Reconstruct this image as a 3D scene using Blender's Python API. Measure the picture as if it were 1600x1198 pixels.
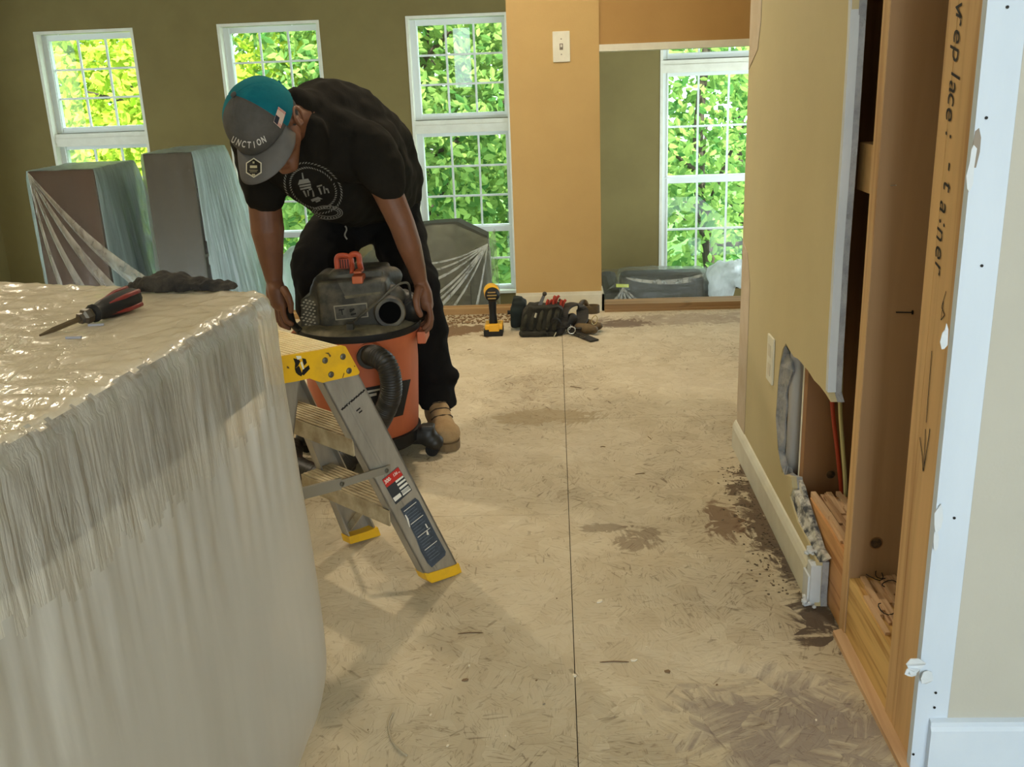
import bpy, bmesh, math, random
from mathutils import Vector, Matrix, noise
from mathutils.bvhtree import BVHTree
from mathutils.geometry import tessellate_polygon

for o in list(bpy.data.objects):
    bpy.data.objects.remove(o)
SC = bpy.context.scene
COL = SC.collection

# ------------------------------------------------------------------ camera
H = 1.15
F = 1531.0
def _n(v): return v.normalized()
_D = _n(Vector((190, 4851, F)))                      # straight down, in camera axes (right, down, forward)
_Y = Vector((63, -486, F)); _Y = _n(_Y - _Y.dot(_D) * _D)
_X = _n(_D.cross(_Y))
if _X.x < 0: _X = -_X
def w_of(v): return Vector((v.dot(_X), v.dot(_Y), -v.dot(_D)))
CAM = Vector((0, 0, H))
FWD = w_of(Vector((0, 0, 1))); RGT = w_of(Vector((1, 0, 0))); UP = w_of(Vector((0, -1, 0)))
cd = bpy.data.cameras.new('camera'); cd.sensor_width = 36; cd.lens = F / 1600 * 36
cd.clip_start = 0.02
cam = bpy.data.objects.new('camera', cd); COL.objects.link(cam)
cam.matrix_world = Matrix(((RGT.x, UP.x, -FWD.x, 0), (RGT.y, UP.y, -FWD.y, 0), (RGT.z, UP.z, -FWD.z, H), (0, 0, 0, 1)))
SC.camera = cam
def ray(px, py): return w_of(Vector((px - 800, py - 599, F)))
def PY(px, py, Y): r = ray(px, py); return CAM + r * (Y / r.y)
def PX(px, py, X): r = ray(px, py); return CAM + r * (X / r.x)
def PZ(px, py, Z): r = ray(px, py); return CAM + r * ((Z - H) / r.z)
def mpp(p): return (p - CAM).dot(FWD) / F            # metres per pixel at a point

# ------------------------------------------------------------------ view, world, sun, lamps
vs = SC.view_settings
SC.display_settings.display_device = 'sRGB'
vs.view_transform = 'Standard'; vs.look = 'None'; vs.gamma = 1; vs.use_curve_mapping = False
vs.exposure = 0.0
W = bpy.data.worlds.new('world'); SC.world = W; W.use_nodes = True
bg = W.node_tree.nodes['Background']
bg.inputs[0].default_value = (0.82, 0.97, 1.0, 1); bg.inputs[1].default_value = 5.5

def light(name, kind, loc, energy, color=(1, 1, 1), target=None, **kw):
    d = bpy.data.lights.new(name, kind); d.energy = energy; d.color = color
    for k, v in kw.items(): setattr(d, k, v)
    o = bpy.data.objects.new(name, d); COL.objects.link(o); o.location = loc
    if target is not None:
        o.rotation_euler = (Vector(target) - Vector(loc)).to_track_quat('-Z', 'Y').to_euler()
    return o
light('sun', 'SUN', (4, -10, 20), 15.0, (1, 0.97, 0.86), target=(0, 10, 0), angle=0.02)
WARM = (1.0, 0.85, 0.63)
light('ceiling_lamp_far', 'AREA', (-0.20, 3.75, 2.33), 28, WARM, target=(-0.20, 3.75, 0), shape='DISK', size=0.14)
light('ceiling_lamp_left', 'AREA', (-2.3, 3.5, 2.33), 34, WARM, target=(-2.3, 3.5, 0), shape='DISK', size=0.2)
light('patio_door_daylight', 'AREA', (0.9, -2.3, 1.35), 42, (0.70, 0.83, 1.0), target=(0.45, 1.2, 0.5), shape='RECTANGLE', size=1.5, size_y=1.9)
light('kitchen_lamp', 'AREA', (-0.5, 0.5, 2.33), 2.5, (1.0, 0.84, 0.62), target=(-0.5, 0.5, 0), shape='DISK', size=0.3)

# ------------------------------------------------------------------ helpers
def seto(o, label=None, cat=None, group=None, kind=None):
    if label: o['label'] = label
    if cat: o['category'] = cat
    if group: o['group'] = group
    if kind: o['kind'] = kind
    return o
def empty(name, loc, label, cat, group=None):
    o = bpy.data.objects.new(name, None); COL.objects.link(o); o.location = loc; o.empty_display_size = 0.05
    return seto(o, label, cat, group)
def wloc(o):
    v = Vector((0, 0, 0))
    while o: v = v + o.location; o = o.parent
    return v
def link_mesh(name, me, mat, parent=None, loc=None, smooth=False):
    """mesh data given in world coordinates"""
    o = bpy.data.objects.new(name, me); COL.objects.link(o)
    base = wloc(parent) if parent else Vector((0, 0, 0))
    if loc is not None: o.location = Vector(loc) - base; base = Vector(loc)
    if parent: o.parent = parent
    me.transform(Matrix.Translation(-base))
    if mat and not me.materials: me.materials.append(mat)
    if smooth:
        for p in me.polygons: p.use_smooth = True
    return o
def auto_smooth(me, ang=0.7):
    for p in me.polygons: p.use_smooth = True
    bm = bmesh.new(); bm.from_mesh(me)
    for e in bm.edges:
        if len(e.link_faces) == 2 and e.calc_face_angle(0) > ang: e.smooth = False
    bm.to_mesh(me); bm.free()

class MB:
    def __init__(s): s.bm = bmesh.new()
    def _new(s, fn):
        return fn
    def box(s, a, b, rot=None, bevel=0.0):
        a = Vector(a); b = Vector(b); c = (a + b) / 2; d = b - a
        m = Matrix.Translation(c)
        if rot is not None: m = m @ rot.to_4x4()
        m = m @ Matrix.Diagonal((abs(d.x), abs(d.y), abs(d.z), 1))
        r = bmesh.ops.create_cube(s.bm, size=1, matrix=m)
        if bevel:
            es = list({e for v in r['verts'] for e in v.link_edges})
            bmesh.ops.bevel(s.bm, geom=es, offset=bevel, segments=2, affect='EDGES', profile=0.6)
        return s
    def obox(s, o, ax, ay, az, a, b, bevel=0.0):
        """box in local axes about o"""
        a = Vector(a); b = Vector(b); c = (a + b) / 2; d = b - a
        R = Matrix((ax, ay, az)).transposed()
        m = Matrix.Translation(Vector(o) + R @ c) @ R.to_4x4() @ Matrix.Diagonal((abs(d.x), abs(d.y), abs(d.z), 1))
        r = bmesh.ops.create_cube(s.bm, size=1, matrix=m)
        if bevel:
            es = list({e for v in r['verts'] for e in v.link_edges})
            bmesh.ops.bevel(s.bm, geom=es, offset=bevel, segments=2, affect='EDGES', profile=0.6)
        return s
    def cone(s, p0, p1, r0, r1=None, seg=20):
        p0 = Vector(p0); p1 = Vector(p1); r1 = r0 if r1 is None else r1
        d = p1 - p0; q = d.to_track_quat('Z', 'Y')
        m = Matrix.Translation((p0 + p1) / 2) @ q.to_matrix().to_4x4()
        bmesh.ops.create_cone(s.bm, cap_ends=True, segments=seg, radius1=r0, radius2=max(r1, 1e-4), depth=d.length, matrix=m)
        return s
    def ball(s, c, r, scale=(1, 1, 1), R=None, sub=2):
        m = Matrix.Translation(Vector(c))
        if R is not None: m = m @ R.to_4x4()
        m = m @ Matrix.Diagonal((r * scale[0], r * scale[1], r * scale[2], 1))
        bmesh.ops.create_icosphere(s.bm, subdivisions=sub, radius=1, matrix=m)
        return s
    def caps(s, p0, p1, r0, r1=None, sub=2, seg=16):
        r1 = r0 if r1 is None else r1
        s.ball(p0, r0, sub=sub); s.ball(p1, r1, sub=sub)
        if (Vector(p1) - Vector(p0)).length > 1e-4: s.cone(p0, p1, r0 * .98, r1 * .98, seg)
        return s
    def lathe(s, c, prof, seg=40, axis=Vector((0, 0, 1)), xr=None):
        """prof: list of (r, h) along axis from c"""
        axis = axis.normalized(); q = axis.to_track_quat('Z', 'Y')
        rings = []
        for r, h in prof:
            ring = []
            for i in range(seg):
                t = 2 * math.pi * i / seg
                ring.append(s.bm.verts.new(Vector(c) + q @ Vector((r * math.cos(t), r * math.sin(t), h))))
            rings.append(ring)
        for a, b in zip(rings, rings[1:]):
            for i in range(seg):
                j = (i + 1) % seg
                s.bm.faces.new((a[i], a[j], b[j], b[i]))
        if prof[0][0] > 1e-5: s.bm.faces.new(list(reversed(rings[0])))
        if prof[-1][0] > 1e-5: s.bm.faces.new(rings[-1])
        return s
    def tube(s, pts, r, seg=10, closed=False):
        pts = [Vector(p) for p in pts]; n = len(pts); rings = []
        rr = r if isinstance(r, (list, tuple)) else [r] * n
        up = None
        for i, p in enumerate(pts):
            if closed: t = (pts[(i + 1) % n] - pts[i - 1])
            else: t = (pts[min(i + 1, n - 1)] - pts[max(i - 1, 0)])
            t.normalize()
            if up is None:
                up = Vector((0, 0, 1)) if abs(t.z) < .9 else Vector((1, 0, 0))
            u = (up - up.dot(t) * t).normalized(); v = t.cross(u); up = u
            rings.append([s.bm.verts.new(p + (u * math.cos(2 * math.pi * k / seg) + v * math.sin(2 * math.pi * k / seg)) * rr[i]) for k in range(seg)])
        for i in range(n if closed else n - 1):
            a = rings[i]; b = rings[(i + 1) % n]
            for k in range(seg):
                l = (k + 1) % seg
                s.bm.faces.new((a[k], a[l], b[l], b[k]))
        if not closed:
            s.bm.faces.new(list(reversed(rings[0]))); s.bm.faces.new(rings[-1])
        return s
    def prism(s, pts, d):
        """closed polygon pts (any plane) extruded by vector d"""
        pts = [Vector(p) for p in pts]; d = Vector(d)
        tris = tessellate_polygon([pts])
        a = [s.bm.verts.new(p) for p in pts]; b = [s.bm.verts.new(p + d) for p in pts]
        for t in tris:
            try:
                s.bm.faces.new([a[i] for i in t]); s.bm.faces.new([b[i] for i in reversed(t)])
            except ValueError: pass
        n = len(pts)
        for i in range(n):
            j = (i + 1) % n
            s.bm.faces.new((a[i], b[i], b[j], a[j]))
        return s
    def quad(s, pts):
        s.bm.faces.new([s.bm.verts.new(Vector(p)) for p in pts]); return s
    def mesh(s, name='m'):
        bmesh.ops.recalc_face_normals(s.bm, faces=s.bm.faces)
        me = bpy.data.meshes.new(name); s.bm.to_mesh(me); s.bm.free(); return me
    def build(s, name, mat, parent=None, loc=None, smooth=False, auto=False):
        me = s.mesh(name)
        if auto: auto_smooth(me)
        return link_mesh(name, me, mat, parent, loc, smooth)

def bez(ps, n=24):
    """Catmull-Rom through points"""
    ps = [Vector(p) for p in ps]; out = []
    for i in range(len(ps) - 1):
        p0 = ps[max(i - 1, 0)]; p1 = ps[i]; p2 = ps[i + 1]; p3 = ps[min(i + 2, len(ps) - 1)]
        for k in range(n):
            t = k / n
            out.append(0.5 * ((2 * p1) + (-p0 + p2) * t + (2 * p0 - 5 * p1 + 4 * p2 - p3) * t * t + (-p0 + 3 * p1 - 3 * p2 + p3) * t ** 3))
    out.append(ps[-1]); return out

def remesh(mb, voxel, smooth_it=3, disp=None):
    me = mb.mesh('tmp'); o = bpy.data.objects.new('tmp', me); COL.objects.link(o)
    m = o.modifiers.new('r', 'REMESH'); m.mode = 'VOXEL'; m.voxel_size = voxel; m.use_smooth_shade = True
    if smooth_it:
        q = o.modifiers.new('s', 'SMOOTH'); q.iterations = smooth_it; q.factor = 0.5
    dg = bpy.context.evaluated_depsgraph_get(); dg.update()
    out = bpy.data.meshes.new_from_object(o.evaluated_get(dg))
    bpy.data.objects.remove(o); bpy.data.meshes.remove(me)
    out.materials.clear()
    if disp:
        ns = [v.normal.copy() for v in out.vertices]
        for v, nn in zip(out.vertices, ns): v.co = v.co + nn * disp(v.co)
    for p in out.polygons: p.use_smooth = True
    return out

def bvh_of(o):
    off = wloc(o)
    return BVHTree.FromPolygons([v.co + off for v in o.data.vertices], [tuple(p.vertices) for p in o.data.polygons])
def decal(polys, trees, name, mat, parent, off=0.0015):
    """small flat marks laid on the surface of a thing; polys in photo coordinates"""
    bm = bmesh.new()
    for poly in polys:
        vs = []
        for x, y in poly:
            best = None
            for t in trees:
                h = t.ray_cast(CAM, ray(x, y).normalized())
                if h[0] is not None and (best is None or h[3] < best[3]): best = h
            if best is None: vs = None; break
            nn = best[1]
            if nn.dot(best[0] - CAM) > 0: nn = -nn
            vs.append(best[0] + nn * off)
        if vs: bm.faces.new([bm.verts.new(v) for v in vs])
    me = bpy.data.meshes.new(name); bm.to_mesh(me); bm.free()
    return link_mesh(name, me, mat, parent)
def text_tris(s, bold=0.0):
    cu = bpy.data.curves.new('t', 'FONT'); cu.body = s; cu.size = 1; cu.align_x = 'CENTER'; cu.align_y = 'CENTER'; cu.offset = bold
    cu.resolution_u = 3
    o = bpy.data.objects.new('t', cu); COL.objects.link(o)
    dg = bpy.context.evaluated_depsgraph_get(); dg.update()
    me = bpy.data.meshes.new_from_object(o.evaluated_get(dg))
    bm = bmesh.new(); bm.from_mesh(me); bmesh.ops.triangulate(bm, faces=bm.faces)
    out = [[(v.co.x, v.co.y) for v in f.verts] for f in bm.faces]
    bm.free(); bpy.data.objects.remove(o); bpy.data.meshes.remove(me)
    return out
def text_on(s, o, u, v, size, name, mat, parent, nrm=None, bold=0.0, xs=1.0):
    """flat lettering: o centre, u reading direction, v up, lifted a little off the surface"""
    u = Vector(u).normalized(); v = Vector(v).normalized()
    nn = (u.cross(v)).normalized() * 0.0008 if nrm is None else Vector(nrm)
    bm = bmesh.new()
    for t in text_tris(s, bold):
        bm.faces.new([bm.verts.new(Vector(o) + u * (x * size * xs) + v * (y * size) + nn) for x, y in t])
    me = bpy.data.meshes.new(name); bm.to_mesh(me); bm.free()
    return link_mesh(name, me, mat, parent)

# ------------------------------------------------------------------ materials
def srgb(c):
    return tuple((x / 12.92 if x <= .04045 else ((x + .055) / 1.055) ** 2.4) for x in [k / 255 for k in c]) + (1,)
def nmat(name):
    m = bpy.data.materials.new(name); m.use_nodes = True
    return m, m.node_tree, m.node_tree.nodes['Principled BSDF']
def N(nt, t, **kw):
    n = nt.nodes.new(t)
    for k, v in kw.items():
        if k.startswith('i_'): n.inputs[k[2:].replace('_', ' ')].default_value = v
        else: setattr(n, k, v)
    return n
def ramp(nt, fac, stops):
    r = nt.nodes.new('ShaderNodeValToRGB'); e = r.color_ramp.elements
    while len(e) < len(stops): e.new(0.5)
    for k, (p, c) in zip(e, stops): k.position = p; k.color = c if len(c) == 4 else c + (1,)
    nt.links.new(fac, r.inputs[0]); return r.outputs[0]
def coords(nt, scale=(1, 1, 1), loc=(0, 0, 0), rot=(0, 0, 0)):
    tc = nt.nodes.new('ShaderNodeTexCoord'); mp = nt.nodes.new('ShaderNodeMapping')
    mp.inputs['Scale'].default_value = scale; mp.inputs['Location'].default_value = loc; mp.inputs['Rotation'].default_value = rot
    nt.links.new(tc.outputs['Object'], mp.inputs[0]); return mp.outputs[0]
def mat(name, col, rough=0.6, col2=None, scale=8, aniso=(1, 1, 1), bump=0.0, bscale=60, metal=0.0, spec=0.5, thresh=(0.35, 0.65), detail=6, sheen=0):
    m, nt, b = nmat(name)
    c1 = srgb(col); b.inputs['Base Color'].default_value = c1
    b.inputs['Roughness'].default_value = rough; b.inputs['Metallic'].default_value = metal
    b.inputs['Specular IOR Level'].default_value = spec
    if col2 is not None:
        n = N(nt, 'ShaderNodeTexNoise', i_Scale=scale, i_Detail=detail, i_Roughness=0.6)
        nt.links.new(coords(nt, aniso), n.inputs['Vector'])
        nt.links.new(ramp(nt, n.outputs['Fac'], [(thresh[0], c1), (thresh[1], srgb(col2))]), b.inputs['Base Color'])
    if bump:
        n2 = N(nt, 'ShaderNodeTexNoise', i_Scale=bscale, i_Detail=4)
        nt.links.new(coords(nt, aniso), n2.inputs['Vector'])
        bp = N(nt, 'ShaderNodeBump', i_Strength=bump, i_Distance=0.01)
        nt.links.new(n2.outputs['Fac'], bp.inputs['Height']); nt.links.new(bp.outputs[0], b.inputs['Normal'])
    return m
def wood(name, col, dark, axis='z', scale=14, rough=0.6):
    m, nt, b = nmat(name); b.inputs['Roughness'].default_value = rough; b.inputs['Specular IOR Level'].default_value = 0.25
    s = {'z': (1, 1, .06), 'y': (1, .06, 1), 'x': (.06, 1, 1)}[axis]
    n = N(nt, 'ShaderNodeTexNoise', i_Scale=scale * 2, i_Detail=5, i_Distortion=0.6)
    nt.links.new(coords(nt, s), n.inputs['Vector'])
    k = N(nt, 'ShaderNodeTexNoise', i_Scale=9, i_Detail=2); s2 = {'z': (1, 1, .45), 'y': (1, .45, 1), 'x': (.45, 1, 1)}[axis]
    nt.links.new(coords(nt, s2, (3, 1, 7)), k.inputs['Vector'])
    kn = ramp(nt, k.outputs['Fac'], [(0.70, (0, 0, 0)), (0.76, (1, 1, 1))])
    g = ramp(nt, n.outputs['Fac'], [(0.32, srgb(dark)), (0.5, srgb(col)), (0.75, srgb(tuple(min(255, int(c * 1.06)) for c in col)))])
    mx = N(nt, 'ShaderNodeMix', data_type='RGBA'); mx.inputs[7].default_value = srgb(tuple(int(c * .45) for c in dark))
    nt.links.new(kn, mx.inputs[0]); nt.links.new(g, mx.inputs[6]); nt.links.new(mx.outputs[2], b.inputs['Base Color'])
    bp = N(nt, 'ShaderNodeBump', i_Strength=0.15, i_Distance=0.004)
    nt.links.new(n.outputs['Fac'], bp.inputs['Height']); nt.links.new(bp.outputs[0], b.inputs['Normal'])
    return m
def plastic(name, col, clear, gloss=0.3, streak=(1, 1, .12), scale=14, bump=0.25, bscale=30, var=0.25, trans=0.5, warp=0.6, crease=False, gk=1.0):
    """thin milky polythene: part clear, part scattering, glossy wrinkles"""
    m = bpy.data.materials.new(name); m.use_nodes = True; nt = m.node_tree
    for n in list(nt.nodes): nt.nodes.remove(n)
    out = N(nt, 'ShaderNodeOutputMaterial')
    co = coords(nt, streak)
    nz = N(nt, 'ShaderNodeTexNoise', i_Scale=scale, i_Detail=6, i_Distortion=warp); nt.links.new(co, nz.inputs['Vector'])
    nb = N(nt, 'ShaderNodeTexNoise', i_Scale=bscale, i_Detail=5, i_Distortion=warp); nt.links.new(co, nb.inputs['Vector'])
    bp = N(nt, 'ShaderNodeBump', i_Strength=bump, i_Distance=0.02); hsrc = nb.outputs['Fac']
    if crease:
        s1 = N(nt, 'ShaderNodeMath', operation='SUBTRACT'); s1.inputs[1].default_value = .5; nt.links.new(hsrc, s1.inputs[0])
        s2 = N(nt, 'ShaderNodeMath', operation='ABSOLUTE'); nt.links.new(s1.outputs[0], s2.inputs[0])
        s3 = N(nt, 'ShaderNodeMath', operation='POWER'); s3.inputs[1].default_value = .6; nt.links.new(s2.outputs[0], s3.inputs[0]); hsrc = s3.outputs[0]
    nt.links.new(hsrc, bp.inputs['Height'])
    df = N(nt, 'ShaderNodeBsdfDiffuse'); df.inputs[0].default_value = srgb(col)
    tl = N(nt, 'ShaderNodeBsdfTranslucent'); tl.inputs[0].default_value = srgb(col)
    gl = N(nt, 'ShaderNodeBsdfGlossy', i_Roughness=gloss); gl.inputs[0].default_value = (1, 1, 1, 1)
    tr = N(nt, 'ShaderNodeBsdfTransparent')
    for n in (df, tl, gl): nt.links.new(bp.outputs[0], n.inputs['Normal'])
    a = N(nt, 'ShaderNodeMixShader'); a.inputs[0].default_value = trans; nt.links.new(df.outputs[0], a.inputs[1]); nt.links.new(tl.outputs[0], a.inputs[2])
    b = N(nt, 'ShaderNodeMixShader')
    mr = N(nt, 'ShaderNodeMapRange'); mr.inputs[1].default_value = .3; mr.inputs[2].default_value = .7
    mr.inputs[3].default_value = max(0, clear - var); mr.inputs[4].default_value = min(1, clear + var)
    nt.links.new(nz.outputs['Fac'], mr.inputs[0]); nt.links.new(mr.outputs[0], b.inputs[0])
    nt.links.new(a.outputs[0], b.inputs[1]); nt.links.new(tr.outputs[0], b.inputs[2])
    lw = N(nt, 'ShaderNodeLayerWeight', i_Blend=0.25); nt.links.new(bp.outputs[0], lw.inputs['Normal'])
    c = N(nt, 'ShaderNodeMixShader'); ml = N(nt, 'ShaderNodeMath', operation='MULTIPLY_ADD'); ml.inputs[1].default_value = .35 * gk; ml.inputs[2].default_value = .06 * gk
    nt.links.new(lw.outputs['Fresnel'], ml.inputs[0]); nt.links.new(ml.outputs[0], c.inputs[0])
    nt.links.new(b.outputs[0], c.inputs[1]); nt.links.new(gl.outputs[0], c.inputs[2])
    nt.links.new(c.outputs[0], out.inputs[0]); return m
def glass_mat(k=0.02):
    m = bpy.data.materials.new('window_glass'); m.use_nodes = True; nt = m.node_tree
    for n in list(nt.nodes): nt.nodes.remove(n)
    out = N(nt, 'ShaderNodeOutputMaterial'); tr = N(nt, 'ShaderNodeBsdfTransparent'); tr.inputs[0].default_value = (.93, .98, .96, 1)
    gl = N(nt, 'ShaderNodeBsdfGlossy', i_Roughness=0.0); mx = N(nt, 'ShaderNodeMixShader'); mx.inputs[0].default_value = k
    nt.links.new(tr.outputs[0], mx.inputs[1]); nt.links.new(gl.outputs[0], mx.inputs[2]); nt.links.new(mx.outputs[0], out.inputs[0]); return m
GLASS = glass_mat(.02); GLASSR = glass_mat(.06)
OLIVE = mat('olive_wall_paint', (128, 114, 72), .85, (122, 108, 68), 3, bump=.04, bscale=180, spec=.2)
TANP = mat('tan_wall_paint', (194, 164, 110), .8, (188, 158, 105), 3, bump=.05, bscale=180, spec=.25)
HALLP = mat('hall_wall_paint', (203, 190, 150), .8, (197, 184, 145), 3, bump=.05, bscale=180, spec=.25)
GREYP = mat('grey_wall_paint', (186, 184, 174), .8, (181, 179, 169), 3, bump=.06, bscale=180, spec=.25)
WHITE = mat('white_trim_paint', (226, 224, 208), .5, (216, 213, 196), 12, bump=.03)
SASH = mat('white_window_vinyl', (222, 226, 224), .4)
PRIMER = mat('white_joint_compound', (214, 220, 226), .75, (198, 206, 214), 10, (1, 1, .4), bump=.3, bscale=18)
CEIL = mat('ceiling_paint', (225, 220, 205), .9)
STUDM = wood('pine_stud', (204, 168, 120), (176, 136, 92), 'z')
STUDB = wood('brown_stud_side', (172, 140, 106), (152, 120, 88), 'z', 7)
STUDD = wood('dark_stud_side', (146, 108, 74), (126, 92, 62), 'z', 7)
PLATE = wood('pine_plate', (212, 176, 112), (168, 124, 66), 'y', 22)
PLATET = wood('splintered_pine', (208, 174, 138), (158, 122, 88), 'y', 26)
STRIPM = wood('floor_strip_wood', (206, 172, 134), (182, 146, 108), 'y', 12)
NOSE = wood('nosing_wood', (166, 134, 92), (130, 100, 66), 'x', 12)
BLACK = mat('black_rubber', (24, 23, 22), .6, spec=.3)
INK = mat('black_ink', (28, 22, 18), .8)
GREYCORE = mat('gypsum_core', (176, 178, 182), .9, (150, 152, 158), 30, bump=.6, bscale=80)
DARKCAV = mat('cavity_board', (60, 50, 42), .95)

def osb():
    m, nt, b = nmat('dusty_osb_subfloor'); b.inputs['Roughness'].default_value = .85; b.inputs['Specular IOR Level'].default_value = .25
    L = nt.links
    def mth(op, a, c):
        k = N(nt, 'ShaderNodeMath', operation=op)
        for j, q in enumerate((a, c)):
            if isinstance(q, (int, float)): k.inputs[j].default_value = q
            else: L.new(q, k.inputs[j])
        return k.outputs[0]
    def mixc(fac, c1, c2, k=1.0):
        q = N(nt, 'ShaderNodeMix', data_type='RGBA')
        if k != 1.0: fac = mth('MULTIPLY', fac, k)
        L.new(fac, q.inputs[0])
        for idx, c in ((6, c1), (7, c2)):
            if isinstance(c, tuple): q.inputs[idx].default_value = c
            else: L.new(c, q.inputs[idx])
        return q.outputs[2]
    # strands lie every way: each cell turns its own stretched grain
    def strands(scale, seed, gs):
        co = coords(nt, (1, 1, 1), (seed, seed * 2, 0))
        wn = N(nt, 'ShaderNodeTexNoise', i_Scale=9.0, i_Detail=2); L.new(co, wn.inputs['Vector'])
        ad = N(nt, 'ShaderNodeMix', data_type='RGBA'); ad.blend_type = 'ADD'; ad.inputs[0].default_value = .09; L.new(co, ad.inputs[6]); L.new(wn.outputs['Color'], ad.inputs[7])
        v = N(nt, 'ShaderNodeTexVoronoi', i_Scale=scale); L.new(ad.outputs[2], v.inputs['Vector'])
        sc = nt.nodes.new('ShaderNodeSeparateColor'); L.new(v.outputs['Color'], sc.inputs[0])
        vr = N(nt, 'ShaderNodeVectorRotate', rotation_type='Z_AXIS'); L.new(co, vr.inputs['Vector']); L.new(mth('MULTIPLY', sc.outputs[0], 6.28), vr.inputs['Angle'])
        mp = nt.nodes.new('ShaderNodeMapping'); mp.inputs['Scale'].default_value = (1, .13, 1); L.new(vr.outputs[0], mp.inputs[0])
        n = N(nt, 'ShaderNodeTexNoise', i_Scale=gs, i_Detail=3, i_Distortion=.5); L.new(mp.outputs[0], n.inputs['Vector'])
        return n.outputs['Fac'], sc.outputs[1]
    g1, r1 = strands(16, 0, 60); g2, r2 = strands(27, 3.3, 90)
    big = N(nt, 'ShaderNodeTexNoise', i_Scale=1.6, i_Detail=7, i_Roughness=.62, i_Distortion=.4); L.new(coords(nt), big.inputs['Vector'])
    c = ramp(nt, big.outputs['Fac'], [(0.3, srgb((166, 153, 130))), (0.5, srgb((190, 177, 151))), (0.7, srgb((206, 195, 172)))])
    c = mixc(r1, c, srgb((222, 212, 186)), .35)
    c = mixc(r2, c, srgb((176, 156, 124)), .22)
    wet = ramp(nt, big.outputs['Fac'], [(0.36, (1, 1, 1)), (0.60, (.25, .25, .25))])
    ln = ramp(nt, mth('ABSOLUTE', mth('SUBTRACT', g1, .5), 0), [(0.0, (1, 1, 1)), (0.018, (0, 0, 0))])
    c = mixc(mth('MULTIPLY', ln, wet), c, srgb((112, 92, 70)), .7)
    c = mixc(mth('MULTIPLY', ramp(nt, g2, [(0.31, (1, 1, 1)), (0.38, (0, 0, 0))]), wet), c, srgb((96, 78, 58)), .75)
    mx = g1; mn = g2
    # dirt: where old flooring stood against the wall, and a purplish glue stain in the near corner
    tc = nt.nodes.new('ShaderNodeTexCoord'); sp = nt.nodes.new('ShaderNodeSeparateXYZ'); L.new(tc.outputs['Object'], sp.inputs[0])
    dn = N(nt, 'ShaderNodeTexNoise', i_Scale=7, i_Detail=8, i_Roughness=.7); L.new(coords(nt), dn.inputs['Vector'])
    def blob(cx, cy, rx, ry):
        x = mth('POWER', mth('ABSOLUTE', mth('DIVIDE', mth('SUBTRACT', sp.outputs[0], cx), rx), 0), 2.0)
        y = mth('POWER', mth('ABSOLUTE', mth('DIVIDE', mth('SUBTRACT', sp.outputs[1], cy), ry), 0), 2.0)
        return mth('SUBTRACT', 1.0, mth('ADD', x, y))
    gg = mth('ADD', mth('MULTIPLY', mth('SUBTRACT', g1, .5), 2.4), mth('MULTIPLY', mth('SUBTRACT', r1, .5), .7))
    def stain(c, cx, cy, rx, ry, col, k, amp=4.0, lo=0.1, hi=.5):
        v = mth('ADD', blob(cx, cy, rx, ry), mth('ADD', gg, mth('MULTIPLY', mth('SUBTRACT', dn.outputs['Fac'], .52), amp)))
        return mixc(ramp(nt, v, [(lo, (0, 0, 0)), (hi, (1, 1, 1))]), c, srgb(col), k)
    c = stain(c, .56, 2.35, .10, .62, (92, 74, 58), .9)
    c = stain(c, .56, 2.05, .10, .24, (84, 74, 66), .6)
    c = stain(c, .42, 2.38, .06, .16, (110, 84, 62), .8)
    c = stain(c, .20, 2.30, .07, .10, (112, 92, 72), .6)
    c = stain(c, .12, 2.36, .12, .03, (120, 104, 84), .6)
    c = stain(c, .42, 1.50, .26, .22, (104, 90, 92), .62, 2.2, .0, 1.2)
    c = stain(c, -.05, 3.25, .22, .10, (150, 130, 96), .6)
    c = stain(c, .6, 4.6, .6, .12, (140, 122, 104), .6)
    c = stain(c, -.55, 4.50, .28, .16, (112, 84, 58), .9)
    c = stain(c, .30, 4.55, .14, .10, (104, 84, 68), .8)
    L.new(c, b.inputs['Base Color'])
    bp = N(nt, 'ShaderNodeBump', i_Strength=.5, i_Distance=.004); L.new(mth('ADD', mx, mth('MULTIPLY', mn, .7)), bp.inputs['Height']); L.new(bp.outputs[0], b.inputs['Normal'])
    return m
OSB = osb()
# ------------------------------------------------------------------ the setting
def struct(name, mb, m, parent=None, **kw):
    o = mb.build(name, m, parent, **kw)
    if parent is None: o['kind'] = 'structure'
    return o
YE = 4.83                                              # edge of the upper floor
FLZ = -1.0                                             # lower room floor
# subfloor sheets with open seams over dark joists
mb = MB(); g = .0009; sx = .0165
for xa, xb, cuts in ((sx - 1.24 * 3, sx, (-3.0, -.02, 1.21, 2.446, 3.685, YE)), (sx, sx + 1.24 * 2, (-3.0, .77, 3.216, YE))):
    for a, b in zip(cuts, cuts[1:]):
        mb.box((xa + g, a + g, -.018), (xb - g, b - (g if b < YE else 0), 0))
struct('floor', mb, OSB)
mb = MB(); mb.box((-3.8, -3, -.30), (2.5, YE - .01, -.019)); struct('subfloor_base', mb, mat('dark_joist', (40, 32, 26), .9))['kind'] = 'structure'
mb = MB(); mb.box((-4.8, YE, FLZ - .05), (2.6, 8.2, FLZ)); struct('floor_lower', mb, mat('lower_floor_cover', (150, 130, 100), .8, (130, 112, 84), 3))
mb = MB(); mb.box((-3.9, -3, 2.4), (2.6, YE + .3, 2.46)); struct('ceiling', mb, CEIL)
mb = MB(); mb.box((-5, YE + .3, 3.2), (2.8, 8.5, 3.26)); mb.box((-5, YE + .24, 2.4), (2.8, YE + .3, 3.26)); struct('ceiling_lower', mb, CEIL)

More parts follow.
